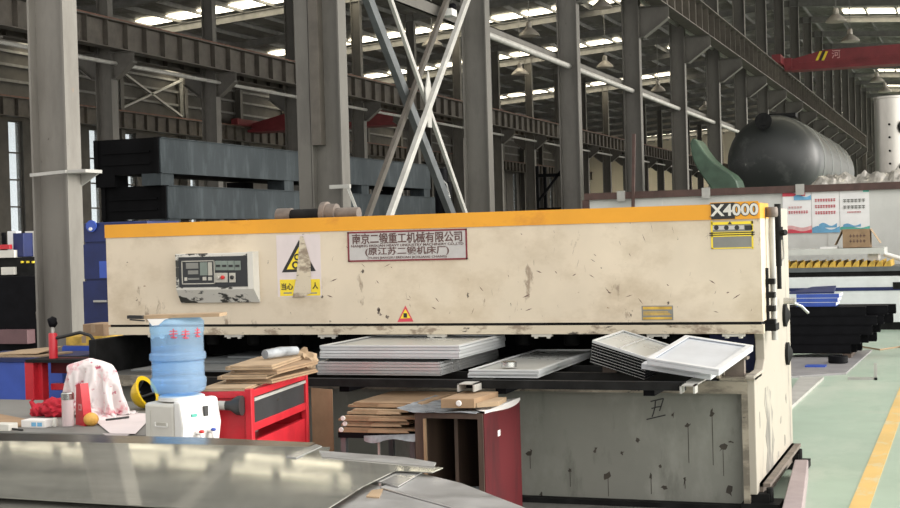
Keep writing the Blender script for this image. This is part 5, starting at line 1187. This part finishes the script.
# plastic film and cardboard box on the cabinet
def film2(u_, v_):
    x = x0-.09 + (x1-x0+.06)*u_; y = CYf-.03+(yE-CYf)*.9*v_
    return Vector((x, y, zt+.004+.012*abs(mnoise.noise(Vector((x*9, y*9, 1)))) + (.02*max(0, .2-u_)/.2 if u_ < .2 else 0)))
m = MB(); m.grid(film2, 24, 18, (0, 0, .002)); tag(m.build('plastic_film', K['film'], smooth=True), 'grey plastic film spread over the left of the cabinet top', 'film')
def film3(u_, v_):
    y = CYf+.01+(yE-CYf-.02)*u_; bow = math.sin(PI*u_)**.6
    if v_ < .5: return Vector((x1+.005-(.125*bow+.01)*(1-2*v_), y, zt+.012+.006*math.sin(4*u_)*(1-2*v_)))
    return Vector((x1+.006, y, zt+.012-(.012+.035*bow*u_)*(2*v_-1)))
m = MB(); m.grid(film3, 20, 8, (.0006, 0, .0012)); tag(m.build('white_paper', K['paper']), 'pale paper sheet drooping over the red side of the cabinet', 'paper')
u, v = onY(441.5, 411.5, CYf-.02), onY(473, 400, CYf-.02)
kb = thing('flat_box', 'flat kraft box with white button lying on the cabinet top', 'box', ((u.x+v.x)/2, CYf+.15, zt+.03))
m = MB(); m.prism([(u.x, CYf-.03, zt+.03), (v.x, CYf+.0, zt+.03), (v.x+.02, CYf+.34, zt+.03), (u.x, CYf+.34, zt+.03)], (0, 0, .05)); m.build('box_body', K['card'], kb, bevel=.003)
m = MB(); m.prism([(v.x+.005, CYf+.02, zt+.03), (v.x+.10, CYf+.10, zt+.03), (v.x+.08, CYf+.30, zt+.03), (v.x+.025, CYf+.30, zt+.03)], (0, 0, .024)); m.build('open_flap', K['card2'], kb)
c = (u.x+.10, CYf-.022, zt+.057); MB().lathe([(.004, 0), (.016, 0), (.016, .003), (.012, .006)], 14, Matrix.Translation(c) @ Matrix.Rotation(PI/2, 4, 'X')).build('closure_button', K['paper'], kb)
# things behind the bench at left
Yb2 = 8.55
a, b = onY(-12, 402, Yb2), onY(62, 352, Yb2)
t = thing('blue_bin', 'bright blue steel box behind the bench at the left edge', 'box', ((a.x+b.x)/2, Yb2+.3, 0))
H = onY(30, 358, Yb2).z
box('bin_body', (a.x-.3, Yb2, 0), (b.x, Yb2+.6, H-.03), K['bluebright'], t, bevel=.006); box('bin_rim', (a.x-.31, Yb2-.012, H-.03), (b.x+.01, Yb2+.61, H), K['blue'], t)
o_ = onY(20, 356, Yb2)
m = MB(); m.prism([(a.x-.1, Yb2+.02, H+.001), (onY(36, 350, Yb2).x, Yb2+.05, H+.001), (onY(40, 350, Yb2).x, Yb2+.4, H+.001), (a.x-.1, Yb2+.45, H+.001)], (0, 0, .012)); m.prism([(a.x, Yb2+.06, H+.014), (onY(30, 350, Yb2).x, Yb2+.08, H+.022), (onY(30, 350, Yb2).x, Yb2+.4, H+.05), (a.x, Yb2+.4, H+.02)], (0, 0, .006))
tag(m.build('bent_cardboard', K['card2']), 'bent piece of cardboard lying on the blue steel box', 'cardboard')
Yr = 8.0
def RP(x, y, dy=0): v = onY(x, y, Yr+dy); return v
t = thing('red_stand', 'red welded steel stand behind the white cloth', 'stand', (RP(45, 380).x, Yr+.2, 0))
for x0_, x1_, dy in ((25.5, 33, 0), (33.5, 42, .05)): u, v = RP(x0_, 400, dy), RP(x1_, 362, dy); box('post', (u.x, Yr+dy, 0), (v.x, Yr+dy+.07, v.z), K['red'], t, bevel=.004)
u, v = RP(40, 375), RP(80, 360); box('cross_beam', (u.x, Yr+.12, u.z), (v.x+.1, Yr+.20, v.z), K['darkred'], t, bevel=.004)
u, v = RP(40, 392), RP(80, 386); box('lower_beam', (u.x, Yr+.12, u.z), (v.x+.1, Yr+.18, v.z), K['red'], t, bevel=.004)
u, v = RP(38, 362), RP(62, 356); box('top_plate', (RP(26, 360).x, Yr-.01, RP(40, 362).z-.004), (v.x+.25, Yr+.3, RP(40, 362).z+.015), K['dark'], t)
box('post', (v.x+.22, Yr+.1, 0), (v.x+.29, Yr+.17, u.z), K['red'], t)
zt2_ = RP(40, 362).z+.0155
c = RP(53.5, 356, .12); h = RP(53.5, 333, .12).z-zt2_
t = thing('hydraulic_jack', 'red upright jack with black head on the red stand', 'jack', (c.x, Yr+.12, zt2_))
MB().lathe([(.030, 0), (.030, h-.01), (.026, h)], 20).build('cylinder', K['red'], t, world=False, smooth=True)
MB().lathe([(.012, h), (.012, h+.05)], 12).build('piston_rod', K['strut'], t, world=False, smooth=True)
MB().blob((0, 0, h+.075), (.034, .034, .038), .25, 2, 3, 3).build('head', K['black'], t, world=False, smooth=True)
pts = [RP(58, 338), RP(68, 334), RP(78, 337), RP(84, 345), RP(87, 356)]
m = MB().tube([(c.x+.03, Yr+.12, zt2_+h*.8)] + [(q_.x, Yr+.14, q_.z) for q_ in pts[1:]] + [(pts[-1].x+.06, Yr+.2, .6), (pts[-1].x+.1, Yr+.3, .012)], .012, 8); tag(m.build('rubber_hose', K['ink'], smooth=True), 'black hose arching from the red jack to the floor', 'hose')
# ================================================================== LIGHT
sc = bpy.context.scene
w = bpy.data.worlds.new('world'); sc.world = w; w.use_nodes = True
nt = w.node_tree; bg = nt.nodes['Background']
tc = nt.nodes.new('ShaderNodeTexCoord'); sx = nt.nodes.new('ShaderNodeSeparateXYZ'); mr = nt.nodes.new('ShaderNodeMapRange')
nt.links.new(tc.outputs['Generated'], sx.inputs[0]); nt.links.new(sx.outputs['X'], mr.inputs['Value'])
mr.inputs['From Min'].default_value = -.1; mr.inputs['From Max'].default_value = .95; mr.inputs['To Min'].default_value = .82; mr.inputs['To Max'].default_value = 2.6
nt.links.new(mr.outputs['Result'], bg.inputs['Strength']); bg.inputs['Color'].default_value = (1., .975, .935, 1)
sun = bpy.data.lights.new('low_sun', 'SUN'); sun.energy = 2.2; sun.angle = math.radians(25); sun.color = (1., .95, .88)
so = bpy.data.objects.new('low_sun', sun); C.objects.link(so)
so.rotation_euler = Vector((-1, -.25, -.19)).to_track_quat('-Z', 'Y').to_euler()
sc.view_settings.view_transform = 'Standard'; sc.view_settings.look = 'None'
sc.view_settings.gamma = 1.0; sc.view_settings.use_curve_mapping = False; sc.view_settings.exposure = 0.35
